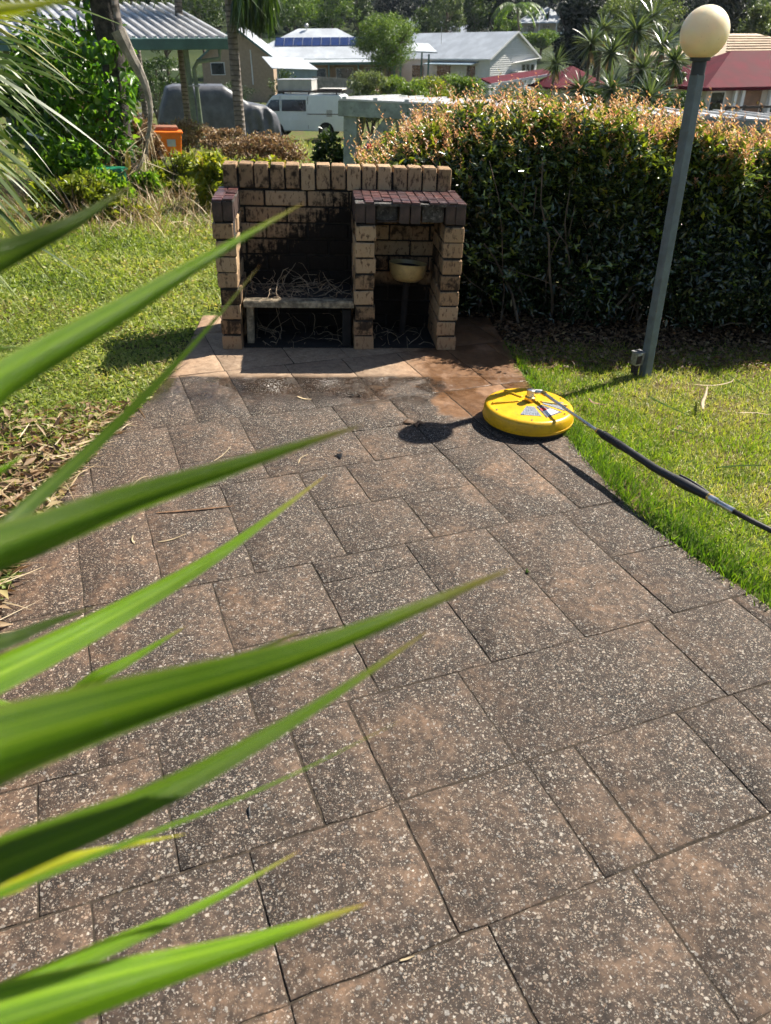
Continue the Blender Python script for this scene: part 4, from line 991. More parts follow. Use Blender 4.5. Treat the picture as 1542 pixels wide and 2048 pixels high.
def px_bush(name, label, u, vt, vb, wpx, D, n, leaf, mat, cat='shrub', group=None, k=22, tight=.36, asp=.5, tmean=.45):
    b = foot(u, D); zt, zb = at(u, vt, D)[2], at(u, vb, D)[2]; zb = min(zb, b[2] + .25 * (zt - zb)); rx = wpx * mpp(D) / 2; rz = max((zt - zb) / 2, .1)
    t = thing(name, label, cat, b, 0, group)
    m = MB()
    for _ in range(9):
        a = rng.uniform(0, 6.28); q = np.array([math.cos(a), math.sin(a), 0]) * rx * rng.uniform(.2, .6)
        m.tube([(0, 0, -.1), tuple(q * .4 + [0, 0, rz * .7]), tuple(q + [0, 0, rz * 1.5])], [rx * .03, rx * .02, rx * .008], 5, False)
    m.build('stems', MAT['bark'], t, True)['kind'] = 'stuff'
    foliage('foliage', t, np.array([0, 0, (zt + zb) / 2 - b[2]]), n, rx, min(rx, rz * 1.6), rz, leaf, mat, k, tight, asp, tmean=tmean)['kind'] = 'stuff'
    return t

# ---- bank left of and behind the barbecue
px_bush('weed_clump', 'leafy yellow green weed clump touching the barbecue corner', 405, 300, 425, 95, 8.3, 2600, .075, 'yellowgreen', 'weed')
px_bush('weed_clump', 'low green and yellow weeds below the left palm leaves', 95, 345, 462, 190, 8.0, 4200, .07, 'yellowgreen', 'weed', tmean=.25, k=34, tight=.24)
px_bush('weed_clump', 'yellowing weed patch at the lawn edge under the trunk', 215, 405, 470, 90, 7.9, 1500, .06, 'yellowgreen', 'weed')
px_bush('weed_clump', 'green weeds between the trunk and the picture edge', 160, 330, 440, 120, 8.6, 2600, .065, 'vine', 'weed', tmean=.7, k=30, tight=.22)
px_bush('weed_clump', 'leafy green growth in front of the grey leaning sheet', 95, 262, 370, 130, 9.2, 2400, .085, 'vine', 'weed', k=30, tight=.24, tmean=.5)
px_bush('weed_clump', 'pale green tangle in front of the dry brown shrubs', 330, 300, 420, 120, 9.4, 3400, .07, 'yellowgreen', 'weed', k=34, tight=.22, tmean=.3)
px_bush('weed_clump', 'green tangle at the base of the tall trunk', 265, 330, 420, 70, 9.0, 1800, .07, 'vine', 'weed', k=24, tight=.24, tmean=.6)
px_bush('shrub', 'dark leafy growth behind the trunk and vine', 120, 60, 330, 260, 11.5, 7000, .12, 'shrub', k=50, tight=.22, tmean=.5)
px_bush('dead_shrub', 'dry brown shrub behind the tall trunk on the bank', 275, 215, 330, 70, 11.0, 2000, .06, 'brush')
px_bush('dead_shrub', 'rusty brown leaf mound left of the tall trunk', 180, 195, 330, 80, 10.6, 2200, .07, 'brush', tmean=.3)
px_bush('dead_shrub', 'wide dry brown shrub in front of the parked van', 520, 262, 345, 190, 13.0, 5200, .055, 'brush', k=34)
px_bush('dead_shrub', 'dry brown shrub at the foot of the carport post', 445, 245, 320, 110, 15.0, 2600, .06, 'brush')
px_bush('dead_shrub', 'scrubby dry growth around the grey palm trunk', 345, 235, 300, 130, 21.0, 2600, .08, 'brush', tmean=.6)
px_bush('weed_clump', 'low yellow green plants just over the barbecue wall', 545, 305, 345, 150, 8.4, 1500, .07, 'yellowgreen', 'weed', tmean=.6)
px_bush('shrub', 'dark round shrub beside the sage shelter post', 655, 238, 345, 100, 8.6, 4200, .05, 'shrub', tmean=.4)
def dry_bank():
    n = 6500; x = rng.uniform(-3.4, .2, n); y = rng.uniform(2.6, 6.2, n)
    w = np.exp(-((x + 1.25) / 1.3) ** 2) * sstep(2.6, 3.5, y); k = rng.random(n) < w + .12; x, y = x[k], y[k]; n = len(x)
    p = np.stack([x, y, terrain(x, y)], -1); a = rng.uniform(0, 6.28, n); ln = rng.uniform(.2, 1.3, n)
    o = leafobj('dry_grass', strap_arrays(p, np.stack([np.cos(a) * ln, np.sin(a) * ln, np.ones(n)], -1), rng.uniform(.12, .42, n), rng.uniform(.004, .010, n), rng.uniform(.4, 1.6, n), 4), MAT['dry'], None, np.clip(rng.normal(.42, .25, n), 0, 1))
    tag(o, 'dry tangled grass on the bank left of the barbecue', None, None, 'stuff')
    n = 30000; x = rng.uniform(-14, 4, n); y = rng.uniform(4.0, 34, n); k = rng.random(n) < np.clip(5 / y, 0, 1); x, y = x[k], y[k]; n = len(x); d = np.hypot(x, y + 4)
    p = np.stack([x, y, terrain(x, y)], -1); a = rng.uniform(0, 6.28, n); ln = rng.uniform(.2, 1.2, n)
    o = leafobj('rough_grass', strap_arrays(p, np.stack([np.cos(a) * ln, np.sin(a) * ln, np.ones(n)], -1), rng.uniform(.08, .3, n) * np.clip(d / 12, .8, 1.6), .004 + .0009 * d, .9, 3), MAT['weed'], None, np.clip(rng.normal(.62, .25, n), 0, 1))
    tag(o, 'rough grass and scrub on the slope towards the street', None, None, 'stuff')
dry_bank()

# ---- tall palm trunk with climbing vine and a hanging dead frond
def build_trunk():
    b = foot(245, 9.7); D = 9.7
    t = thing('palm_tree', 'thick dark palm trunk with climbing broad leaf vine', 'palm tree', b)
    C = [at(u, v, D) - b for u, v in ((243, 300), (238, 230), (230, 150), (222, 90), (212, 40), (203, -20), (192, -110))]
    C = [np.array([.02, 0, -.1])] + C; r = [.125, .115, .11, .118, .125, .135, .13, .11]
    MB().tube(C, r, 14).build('trunk', MAT['darkbark'], t, True)
    Cu = [at(u, v, D - .03) - b for u, v in ((233, 62), (226, 30), (219, -20), (206, -110))]
    MB().tube(Cu, [.075, .078, .08, .07], 12).build('crown_shaft', MAT['palmbark'], t, True)
    # fronds above the frame
    n = 110; a = rng.uniform(0, 6.28, n); top = at(192, -120, D) - b
    leafobj('fronds', strap_arrays(np.tile(top, (n, 1)) + rng.normal(0, .15, (n, 3)), np.stack([np.cos(a), np.sin(a), rng.uniform(.1, 1.2, n)], -1), rng.uniform(.8, 2.0, n), .04, 1.2, 5), MAT['palm'], t, np.clip(rng.normal(.4, .2, n), 0, 1))['kind'] = 'stuff'
build_trunk()
def build_vine():
    b = foot(205, 9.5); t = thing('climbing_vine', 'glossy broad leaved climbing vine spreading left of the trunk', 'vine', b)
    runs = [((235, 100), (150, 45), (70, 40)), ((240, 90), (190, 60), (120, 75)), ((238, 130), (170, 115), (85, 120)), ((236, 200), (160, 165), (110, 150)), ((240, 165), (190, 110), (140, 100)),
            ((238, 215), (190, 205), (130, 190)), ((245, 265), (190, 250), (140, 240)), ((258, 275), (200, 258), (150, 235)), ((240, 60), (200, 20), (175, -10)), ((225, 190), (140, 210), (60, 190)), ((215, 170), (130, 160), (40, 140)), ((255, 170), (262, 150), (250, 200)), ((120, 250), (70, 260), (40, 270)), ((130, 80), (90, 60), (50, 95))]
    m = MB(); P = []
    for r in runs:
        pts = spline([at(u - 12, v, 9.95 + rng.uniform(-.15, .5)) - b for u, v in r], 12); m.tube(pts, .008, 5, False)
        for q in pts:
            for _ in range(6): P.append(q + rng.normal(0, .075, 3) + [0, 0, -.01])
    for r in (((205, 165), (235, 160), (262, 170)), ((196, 215), (225, 205), (250, 222)), ((190, 262), (225, 250), (262, 275)), ((205, 300), (232, 285), (258, 300)), ((215, 120), (205, 95), (235, 88))):
        pts = spline([at(u, v, 9.45) - b for u, v in r], 9); m.tube(pts, .007, 5, False)
        for q in pts:
            for _ in range(5): P.append(q + rng.normal(0, .055, 3))
    m.build('stems', MAT['bark'], t, True)['kind'] = 'stuff'
    for _ in range(260): P.append(at(rng.uniform(20, 190), rng.uniform(30, 300), rng.uniform(9.6, 10.8)) - b)
    P = np.array(P); n = len(P)
    leafobj('foliage', leaf6(P, rng.normal(size=(n, 3)) * .7 + [.2, -.2, -.5], rng.normal(size=(n, 3)) * .5 + [.3, .1, .8], rng.uniform(.07, .14, n), rng.uniform(.045, .085, n)), MAT['vine'], t, np.clip(rng.normal(.34, .27, n), 0, 1))['kind'] = 'stuff'
build_vine()
def build_dead_frond():
    D = 9.2; b = foot(250, D); t = thing('dead_frond', 'bare curved grey dead palm frond hanging beside the trunk', 'palm frond', b)
    pts = spline([at(u, v, D) - b for u, v in ((236, 60), (258, 105), (282, 150), (296, 190), (301, 230), (293, 290), (272, 350), (245, 392), (205, 412))], 30)
    MB().tube(pts, list(np.interp(np.linspace(0, 1, 30), [0, .2, .45, .7, 1], [.075, .05, .026, .018, .012])), 8).build('stalk', MAT['deadwood'], t, True)
    n = 240; i = rng.integers(16, 30, n); p = pts[i]; a = rng.normal(0, .5, (n, 3))
    leafobj('fibres', strap_arrays(p, a + [-.5, -.15, -.6], rng.uniform(.15, .55, n), rng.uniform(.005, .010, n), rng.uniform(-.4, .8, n), 5), MAT['dry'], t, np.clip(rng.normal(.6, .3, n), 0, 1))['kind'] = 'stuff'
    p = at(257, 350, D) - b; leafobj('yellow_leaf', leaf6(np.array([p]), np.array([[.1, 0, 1.0]]), np.array([[.3, -1.0, .1]]), .26, .07), MAT['yellowgreen'], t, np.array([.95]))
build_dead_frond()

# ---- fine palm leaflets at the left edge
def build_fan_palm():
    b = foot(-520, 3.4); t = thing('fan_palm', 'fine leaved palm with drooping glossy leaflets at the left edge', 'palm', b)
    MB().tube([(0, 0, -.05), (.02, 0, .5), (0, .02, 1.0), (0, 0, 1.35)], [.07, .06, .055, .06], 10).build('trunk', MAT['palmbark'], t, True)
    k = 0
    for i in range(95):
        v0 = rng.uniform(-70, 470); u0 = rng.uniform(-150, -35); D = rng.uniform(2.9, 3.9)
        p0 = at(u0, v0, D) - b; L = rng.uniform(.22, .50)
        dn = lerp(-.15, -1.0, np.clip((v0 + 40) / 520, 0, 1)) + rng.normal(0, .28)
        d = nrm(RGT * 1.0 + np.array([0, 0, dn]) + FWD * rng.normal(0, .3))
        V, F, m = strap_arrays(p0[None], d[None], L, rng.uniform(.009, .019), rng.uniform(.2, 1.1), 7, (.2, -.5, .7))
        o = mesh_np('leaflet', V, F, MAT['palm'], t, np.full(len(V), np.clip(rng.normal(.45, .3), 0, 1))); k += 1
    for i in range(9):
        p = [np.array([0, 0, 1.3]), at(rng.uniform(-260, -150), -60 + i * 60, 3.4) - b, at(rng.uniform(-110, -50), -10 + i * 58, 3.3) - b]
        MB().tube(spline(p, 10), .008, 6, False).build('rachis', MAT['green_post'], t, True)
build_fan_palm()

# ---- shelter behind the hedge
def build_shelter():
    A = at(678, 196, 8.0); B = at(1542, 262, 8.0); B[2] = A[2]; d = B - A; L = np.linalg.norm(d[:2]); rz = math.atan2(d[1], d[0])
    t = thing('shelter', 'sage green timber shelter with flat roof rising behind the hedge', 'shelter', (A[0], A[1], 0), rz); z = A[2]
    g = float(terrain(A[0], A[1])) - .3
    MB().slab([(0, 0, z - .004), (5.2, 0, z - .004), (5.2, 3.0, z - .114), (0, 3.0, z - .114)], .016).build('roof_sheet', MAT['roof_zinc'], t)
    for k in range(18): MB().bar((.05 + .295 * k, .0, z + .004), (.05 + .295 * k, 3.0, z - .106), .04, .02).build('roof_rib', MAT['roof_zinc'], t)
    MB().box((2.6, .03, z - .085), (5.2, .05, .13)).build('beam', MAT['sage'], t, bevel=.004)
    MB().bar((0, .06, z - .09), (0, 2.95, z - .2), .05, .13).build('beam', MAT['sage'], t, bevel=.004)
    for x, y in ((.10, .08), (5.05, .08), (.10, 2.9), (5.05, 2.9)):
        MB().box((x, y, (z - .1 + g) / 2), (.13, .10, z - .1 - g)).build('post', MAT['sage'], t, bevel=.006)
    MB().bar((.13, .07, z - .62), (.5, .07, z - .13), .045, .10).build('brace', MAT['sage'], t, bevel=.004)
    MB().bar((.12, .14, z - .62), (.12, .55, z - .13), .045, .09).build('brace', MAT['sage'], t, bevel=.004)
build_shelter()

# ---- carport
def build_carport():
    B = at(463, 84, 24.0); E2 = at(345, 0, 29.5); d = (E2 - B)[:2]; run = float(np.linalg.norm(d)); rz = math.atan2(-d[0], d[1]); z = float(B[2]); rise = float(E2[2]) - z - .1
    t = thing('carport', 'open carport with ribbed grey roof and teal gutter on the left', 'carport', (B[0], B[1], 0), rz); w0 = -9.0
    MB().slab([(w0, 0, z + .06), (0, 0, z + .06), (0, run, z + .06 + rise), (w0, run, z + .06 + rise)], .03).build('roof_sheet', MAT['roof_zinc'], t)
    x = -.06
    while x > w0:
        MB().bar((x, 0.0, z + .10), (x, run, z + .10 + rise), .085, .08).build('roof_rib', MAT['roof_zinc'], t); x -= .27
    MB().box((w0 / 2, -.06, z - .04), (-w0, .12, .26)).build('gutter', MAT['teal'], t, bevel=.02)
    MB().bar((.04, 0, z + .0), (.04, run, z + rise), .05, .2).build('barge_board', MAT['teal'], t)
    zb = float(at(413, 284, 24.0)[2]) - .3
    xp = -1.12
    for x, y in ((xp, .35), (xp - 4.4, .35), (xp - 4.4, run - .5)):
        zt_ = z + rise * y / run; MB().box((x, y, (zb + zt_) / 2), (.13, .13, zt_ - zb)).build('post', MAT['green_post'], t, bevel=.01)
    MB().tube([(-.3, -.02, z - .12), (-.32, -.02, z - .38), (xp + .25, .2, z - .44), (xp + .15, .25, z - .6), (xp + .16, .25, zb)], .055, 10).build('downpipe', MAT['green_post'], t, True)
    MB().box((xp + .08, .22, z - 1.0), (.3, .1, .035)).build('pipe_clip', MAT['galv'], t)
    level(t)
build_carport()
def palm_trunk(label, pts, D, r, crown=None):
    b = at(*pts[-1], D); t = thing('palm_tree', label, 'palm tree', b, 0, 'slim grey palm trunks by the carport')
    C = [at(u, v, D) - b for u, v in pts][::-1]; C[0] = C[0] - [0, 0, .5]
    MB().tube(C, list(np.linspace(r * 1.1, r * .85, len(C))), 12).build('trunk', MAT['palmbark'], t, True)
    n = 160; a = rng.uniform(0, 6.28, n); top = C[-1]
    leafobj('fronds', strap_arrays(np.tile(top, (n, 1)) + rng.normal(0, .2, (n, 3)), np.stack([np.cos(a), np.sin(a), rng.uniform(-.2, 1.0, n)], -1), rng.uniform(.9, 2.2, n), .06, 1.5, 5), MAT['shrub'], t, np.clip(rng.normal(.35, .2, n), 0, 1))['kind'] = 'stuff'
    return t, b
palm_trunk('grey ringed palm trunk left of the carport post', [(352, -70), (362, 95), (370, 170), (381, 262)], 27.5, .13)
palm_trunk('pale slim palm trunk behind the dead frond', [(262, -60), (274, 95), (283, 165), (292, 225)], 33, .12)
_t, _b = palm_trunk('tall grey palm trunk rising past the carport roof end', [(446, -150), (460, 20), (468, 110), (483, 268)], 22.5, .125)
def hang():
    n = 1500; P = np.array([at(rng.choice([474, 484, 497, 508, 520, 531, 543]) + rng.normal(0, 4), rng.uniform(-90, 22) * rng.uniform(.3, 1), 22.0 + rng.normal(0, .5)) - _b for _ in range(n)])
    P[:, 2] += 0; leafobj('hanging_fronds', strap_arrays(P, rng.normal(0, .25, (n, 3)) + [.0, 0, -1], rng.uniform(.25, .8, n), .05, .4, 4), MAT['shrub'], _t, np.clip(rng.normal(.3, .2, n), 0, 1))['kind'] = 'stuff'
hang()

# ---- covered car
def build_covered_car():
    D = 36; A = at(322, 262, D); B = at(566, 268, D + .6); d = B - A; rz = math.atan2(d[1], d[0]); L = float(np.linalg.norm(d[:2])); z0 = float(min(terrain(A[0], A[1]), A[2])) 
    t = thing('covered_car', 'parked car under a creased grey cover', 'car', (A[0], A[1], z0), rz)
    H = float(at(400, 172, D)[2] - z0); nx, ns = 70, 40; V = []
    for i in range(nx):
        f = i / (nx - 1)
        h = np.interp(f, [0, .03, .10, .16, .55, .64, .74, .9, .97, 1], [.40, .62, .97, 1.0, .985, .86, .70, .63, .52, .36]) * H
        w = .93 * np.interp(f, [0, .04, .2, .8, .96, 1], [.72, .9, 1, 1, .88, .7])
        for j in range(ns):
            a = j / (ns - 1) * 2 - 1; s_ = abs(a)
            yy = w * np.sign(a) * np.interp(s_, [0, .38, .47, .7, 1], [0, .80, .93, 1.0, 1.04]); zz = h * np.interp(s_, [0, .38, .47, .7, 1], [1, .97, .86, .48, .0])
            p = np.array([f * L, yy + .95, zz]); dr = .02 * wob(p, 1.6) + (.006 + .035 * (f > .62)) * math.sin(9 * f * L + 3 * zz + 3 * wob(p, 1.5)) * (s_ > .4) + .018 * wob(p, 7)
            if f > .72 and s_ > .45: dr += .06 * math.sin(9 * yy + 14 * f * L)
            p[1] += dr * np.sign(a) * .8; p[2] = max(0, p[2] + dr * .35 * (s_ < .6)); V.append(p)
    i = np.arange(nx - 1)[:, None] * ns + np.arange(ns - 1)[None]
    V = np.array(V); caps = [np.arange(ns)[None], (np.arange(ns) + (nx - 1) * ns)[::-1][None]]
    mesh_np('cover', V, [np.stack([i, i + ns, i + ns + 1, i + 1], -1).reshape(-1, 4)] + caps, MAT['tarp'], t, smooth=True)
    for x in (.17 * L, .8 * L):
        for y in (.18, 1.72): MB().tube([(x, y - .1, .30), (x, y + .1, .30)], .31, 18).build('wheel', MAT['black'], t, True)
build_covered_car(); level(bpy.data.objects['covered_car'])
# ---- van
def build_van():
    D = 42; P = at(690, 278, D); z0 = float(P[2]); rz = math.atan2(*( (at(690, 278, D) - at(520, 272, D + 1.2))[[1, 0]]))
    t = thing('van', 'white panel van with roof rack parked behind the covered car', 'van', (P[0], P[1], z0), rz); level(t)
    prof = [(0, .32), (.0, .9), (-.06, 1.5), (-.14, 1.86), (-.3, 1.93), (-3.4, 1.95), (-3.7, 1.86), (-4.35, 1.12), (-4.62, 1.0), (-4.7, .75), (-4.7, .34)]
    m = MB(); n = len(prof); secs = []
    for y, k in ((0.06, .0), (0, 1), (1.7, 1), (1.64, 0)): pass
    def sec(y):
        out = []
        for x, z in prof: out.append((x, y + (.12 * max(0, z - 1.0) / .95 if y < .8 else -.12 * max(0, z - 1.0) / .95), z))
        return out
    a, b_ = sec(0), sec(1.7)
    m.add(a + b_, [tuple(range(n)), tuple(range(2 * n - 1, n - 1, -1))] + [(i, n + i, n + (i + 1) % n, (i + 1) % n) for i in range(n)])
    m.build('body', MAT['vanwhite'], t, bevel=.05)
    yw = lambda z: .12 * max(0, z - 1.0) / .95 - .012
    def win(name, pts, mat=MAT['glass']):
        q = [(x, yw(z), z) for x, z in pts] + [(x, yw(z) + .03, z) for x, z in pts]; k = len(pts)
        return MB().add(q, [tuple(range(k)), tuple(range(2 * k - 1, k - 1, -1))] + [(i, k + i, k + (i + 1) % k, (i + 1) % k) for i in range(k)]) or q
    def winb(name, pts, mat):
        q = [(x, yw(z), z) for x, z in pts] + [(x, yw(z) + .03, z) for x, z in pts]; k = len(pts); m = MB()
        m.add(q, [tuple(range(k - 1, -1, -1)), tuple(range(k, 2 * k))] + [(i, (i + 1) % k, k + (i + 1) % k, k + i) for i in range(k)]); return m.build(name, mat, t)
    winb('side_window', [(-1.95, 1.22), (-3.2, 1.22), (-3.2, 1.72), (-1.95, 1.72)], MAT['glass'])
    winb('front_window', [(-3.32, 1.22), (-4.15, 1.22), (-3.75, 1.7), (-3.32, 1.72)], MAT['glass'])
    for x in (-1.85, -3.26): winb('door_seam', [(x, .45), (x - .02, .45), (x - .02, 1.85), (x, 1.85)], MAT['dark_rail'])
    winb('door_rail', [(-.1, 1.08), (-1.9, 1.08), (-1.9, 1.11), (-.1, 1.11)], MAT['dark_rail'])
    winb('fuel_flap', [(-.62, .98), (-.9, .98), (-.9, 1.28), (-.62, 1.28)], MAT['concrete'])
    MB().box((.01, .18, 1.05), (.03, .12, .5)).build('tail_light', MAT['plate_red'], t); MB().box((.012, .85, 1.5), (.02, 1.2, .5)).build('rear_window', MAT['glass'], t)
    MB().box((.03, .85, .42), (.12, 1.6, .18)).build('bumper', MAT['vanwhite'], t, bevel=.03)
    for x in (-.95, -3.55):
        for y in (.10, 1.6):
            w = MB().tube([(x, y - .11, .32), (x, y + .11, .32)], .32, 24).build('wheel', MAT['black'], t, True)
            MB().tube([(x, y - .115, .32), (x, y - .09, .32)], .19, 16).build('rim', MAT['galv'], w, True)
        MB().tube([(x, -.004, .34), (x, .05, .34)], .40, 24).build('wheel_arch', MAT['soot_shade'], t, True)
    rk = MB(); rk.bar((-.2, .2, 2.06), (-3.3, .2, 2.06), .05, .05); rk.bar((-.2, 1.5, 2.06), (-3.3, 1.5, 2.06), .05, .05)
    for k in range(7): rk.bar((-.25 - .5 * k, .15, 2.04), (-.25 - .5 * k, 1.55, 2.04), .05, .04)
    for x in (-.4, -1.8, -3.1):
        for y in (.2, 1.5): rk.box((x, y, 1.98), (.06, .05, .14))
    rk.build('roof_rack', MAT['dark_rail'], t)
    b = thing('roof_box', 'pale square box strapped on the van roof rack', 'box', tuple(t.matrix_basis @ Vector((-2.55, .85, 2.085))), rz); level(b)
    MB().box((0, 0, .24), (1.75, 1.1, .46)).build('case', MAT['concrete'], b, bevel=.03); MB().box((0, 0, .48), (1.79, 1.14, .05)).build('lid', MAT['roof_zinc'], b, bevel=.015)
    c = thing('roof_panel', 'thin pale panel lying on the rear of the van rack', 'panel', tuple(t.matrix_basis @ Vector((-.75, .85, 2.085))), rz); level(c)
    MB().box((0, 0, .06), (1.2, 1.1, .08)).build('sheet', MAT['concrete'], c, bevel=.02); MB().box((0, -.56, .05), (1.22, .03, .1)).build('trim', MAT['dark_rail'], c)
build_van()
# ---- bits on the bank
def build_tub():
    D = 18.5; p = at(338, 302, D); t = thing('orange_tub', 'bright orange plastic tub in the scrub by the carport', 'tub', p, R(12)); w = 50 * mpp(D); h = 34 * mpp(D)
    P = [(sx * w * k, sy * w * .7 * k, z) for k, z in ((.42, -.1), (.5, h)) for sx, sy in ((-1, -1), (1, -1), (1, 1), (-1, 1))]
    m = MB(); m.add(P, [(3, 2, 1, 0), (4, 5, 6, 7), (0, 1, 5, 4), (1, 2, 6, 5), (2, 3, 7, 6), (3, 0, 4, 7)]); m.build('body', MAT['orange'], t, bevel=.03)
    MB().box((0, 0, h * .93), (w * 1.08, w * .78, h * .12)).build('rim', MAT['orange'], t, bevel=.015)
    MB().box((.06, -w * .345, h * .45), (w * .3, .02, h * .35)).build('sticker', MAT['concrete'], t)
    b = thing('board', 'flat brown board resting across the orange tub', 'board', (p[0] - .12, p[1] + .1, p[2] + h + .002), R(12)); MB().box((0, 0, .04), (w * 1.12, w * .75, .07)).build('sheet', MAT['brownlid'], b, bevel=.015)
build_tub()
def build_trough():
    p = foot(178, 9.2); h = at(178, 338, 9.2)[2] - p[2]; t = thing('green_trough', 'green plastic trough half hidden by weeds near the trunk', 'trough', p, R(-6))
    MB().box((0, 0, h / 2), (.36, .18, h)).build('body', MAT['greenplastic'], t, bevel=.02); MB().box((0, 0, h), (.40, .22, .03)).build('rim', MAT['greenplastic'], t, bevel=.01)
    q = foot(110, 9.9); t = thing('leaning_sheet', 'grey sheet with white top edge leaning behind the weeds', 'sheet', q, 0)
    a, b_ = at(55, 268, 9.9) - q, at(165, 306, 9.9) - q
    MB().add([tuple(a), tuple(b_), (b_[0], b_[1], 0), (a[0], a[1], 0), tuple(a + [0, .03, 0]), tuple(b_ + [0, .03, 0]), (b_[0], b_[1] + .03, 0), (a[0], a[1] + .03, 0)], []) 
    m = MB(); m.add([tuple(a), tuple(b_), (b_[0], b_[1], 0), (a[0], a[1], 0), tuple(a + [0, .03, 0]), tuple(b_ + [0, .03, 0]), (b_[0], b_[1] + .03, 0), (a[0], a[1] + .03, 0)], [(0, 3, 2, 1), (4, 5, 6, 7), (0, 1, 5, 4), (1, 2, 6, 5), (2, 3, 7, 6), (3, 0, 4, 7)]); m.build('panel', MAT['darkbark'], t)
    MB().bar(a + [0, -.01, .012], b_ + [0, -.01, .012], .06, .02).build('edge_strip', MAT['vanwhite'], t)
build_trough()

# ---- street
def strip_road(name, L, Rr, mat, lift=.03):
    a = [hit(*q) + [0, 0, lift] for q in L]; b = [hit(*q) + [0, 0, lift] for q in Rr]; n = len(a); m = MB()
    m.add(a + b, [(i, i + 1, n + i + 1, n + i) for i in range(n - 1)]); o = m.build(name, mat); o['kind'] = 'structure'
strip_road('road', [(40, 262), (150, 222), (235, 195), (290, 178), (318, 168)], [(220, 268), (300, 232), (345, 205), (362, 188), (352, 172)], MAT['asphalt'], .06)
strip_road('driveway', [(285, 150), (330, 140), (372, 136)], [(300, 156), (345, 147), (385, 142)], MAT['concrete'], .08)

# ================================================================== HOUSES
def house(name, label, P0, a, W, Ln, hw, rise, mats, ov=.4, hip=False, zbase=-1.0):
    """local x along the gable/front, y away along the ridge"""
    t = thing(name, label, 'house', P0, a); wall, roof, trim = [MAT[k] for k in mats]
    m = MB(); m.box((W / 2, Ln / 2, (hw + zbase) / 2), (W, Ln, hw - zbase))
    if not hip:
        for y, s_ in ((.0, 1), (Ln, -1)):
            m.add([(0, y, hw), (W, y, hw), (W / 2, y, hw + rise), (0, y + .2 * s_, hw), (W, y + .2 * s_, hw), (W / 2, y + .2 * s_, hw + rise)], [(0, 1, 2), (5, 4, 3), (0, 2, 5, 3), (1, 4, 5, 2)])
    m.build('wall', wall, t)
    s_ = rise / (W / 2)
    if not hip:
        for sg in (0, 1):
            X = lambda x: x if sg == 0 else W - x
            q = [(X(-ov), -ov, hw - ov * s_ + .05), (X(W / 2), -ov, hw + rise + .05), (X(W / 2), Ln + ov, hw + rise + .05), (X(-ov), Ln + ov, hw - ov * s_ + .05)]
            MB().slab(q if sg else q[::-1], .06).build('roof', roof, t)
            MB().bar((X(-ov), -ov, hw - ov * s_), (X(-ov), Ln + ov, hw - ov * s_), .1, .14).build('gutter', trim, t)
            MB().bar((X(-ov), -ov - .02, hw - ov * s_), (X(W / 2), -ov - .02, hw + rise), .05, .18).build('barge_board', trim, t)
    else:
        r = min(W, Ln) / 2; z1 = hw - ov * .4; A = [(-ov, -ov, z1), (W + ov, -ov, z1), (W + ov, Ln + ov, z1), (-ov, Ln + ov, z1)]
        if W >= Ln: R0, R1 = (r, Ln / 2, hw + rise), (W - r, Ln / 2, hw + rise); fs = [(0, 1, 5, 4), (1, 2, 5), (2, 3, 4, 5), (3, 0, 4)]
        else: R0, R1 = (W / 2, r, hw + rise), (W / 2, Ln - r, hw + rise); fs = [(0, 1, 4), (1, 2, 5, 4), (2, 3, 5), (3, 0, 4, 5)]
        m = MB(); m.add(A + [R0, R1], fs + [(3, 2, 1, 0)]); m.build('roof', roof, t)
        for i in range(4):
            MB().bar(A[i], A[(i + 1) % 4], .1, .16).build('gutter', trim, t)
    return t
_house = house
def house(*a, **k): return level(_house(*a, **k))
def window(t, x, y, z, w, h, face='x', mat='glass', frame='wall_white'):
    # front face window (normal -y) or left side (normal -x)
    if face == 'x':
        f = MB().box((x, y - .03, z), (w + .14, .07, h + .14)).build('window', MAT[frame], t); MB().box((x, y - .068, z), (w, .02, h)).build('pane', MAT[mat], f)
    else:
        f = MB().box((x - .03, y, z), (.07, w + .14, h + .14)).build('window', MAT[frame], t); MB().box((x - .068, y, z), (.02, w, h)).build('pane', MAT[mat], f)
    return f
# white gable house in the middle
def build_gable_house():
    P0 = at(978, 165, 95); z0 = float(terrain(P0[0], P0[1])); he = at(978, 115, 95)[2] - z0
    t = house('gable_house', 'white weatherboard house with broad gable and pale roof', (P0[0], P0[1], z0), R(40), 8.6, 15, he, 2.35, ('wall_white', 'roof_white', 'wall_white'), .35)
    m = MB(); z = he - 3.4; k = 0
    while z < he + 2.2:
        half = 4.3 if z < he else max(0, 4.3 * (1 - (z - he) / 2.35))
        if half > .2: m.box((4.3, -.02, z), (half * 2 - .1, .05, .14), 0, R(-14))
        z += .2
    m.build('weatherboards', MAT['wall_white'], t)['kind'] = 'stuff'
    for i in range(3): window(t, 6.0 + i * .85, -.05, he - 1.5, .62, 1.5)
    MB().bar((3.8, -.35, he - .55), (8.4, -.35, he - .15), .5, .06).build('awning', MAT['wall_white'], t)
    f = MB().box((4.6, -.6, he - 1.9), (1.9, .9, 1.1)).build('air_unit', MAT['concrete'], t, bevel=.08)
    for x in (3.7, 5.5): MB().box((x, -1.05, he - 1.9), (.1, .1, 1.3)).build('unit_frame', MAT['wall_white'], f)
    for y, w in ((2.5, 1.2), (6.5, 2.0), (10.5, 1.8)): window(t, 0, y, he - 1.4, w, 1.2, 'y')
    MB().box((-.7, 5, he - .55), (1.3, 7, .06), 0, 0, R(-10)).build('side_awning', MAT['shed'], t)
    MB().tube([(2.2, 9, he + 1.1), (2.2, 9, he + 2.9)], .03, 5).build('vent_pipe', MAT['galv'], t)
build_gable_house()
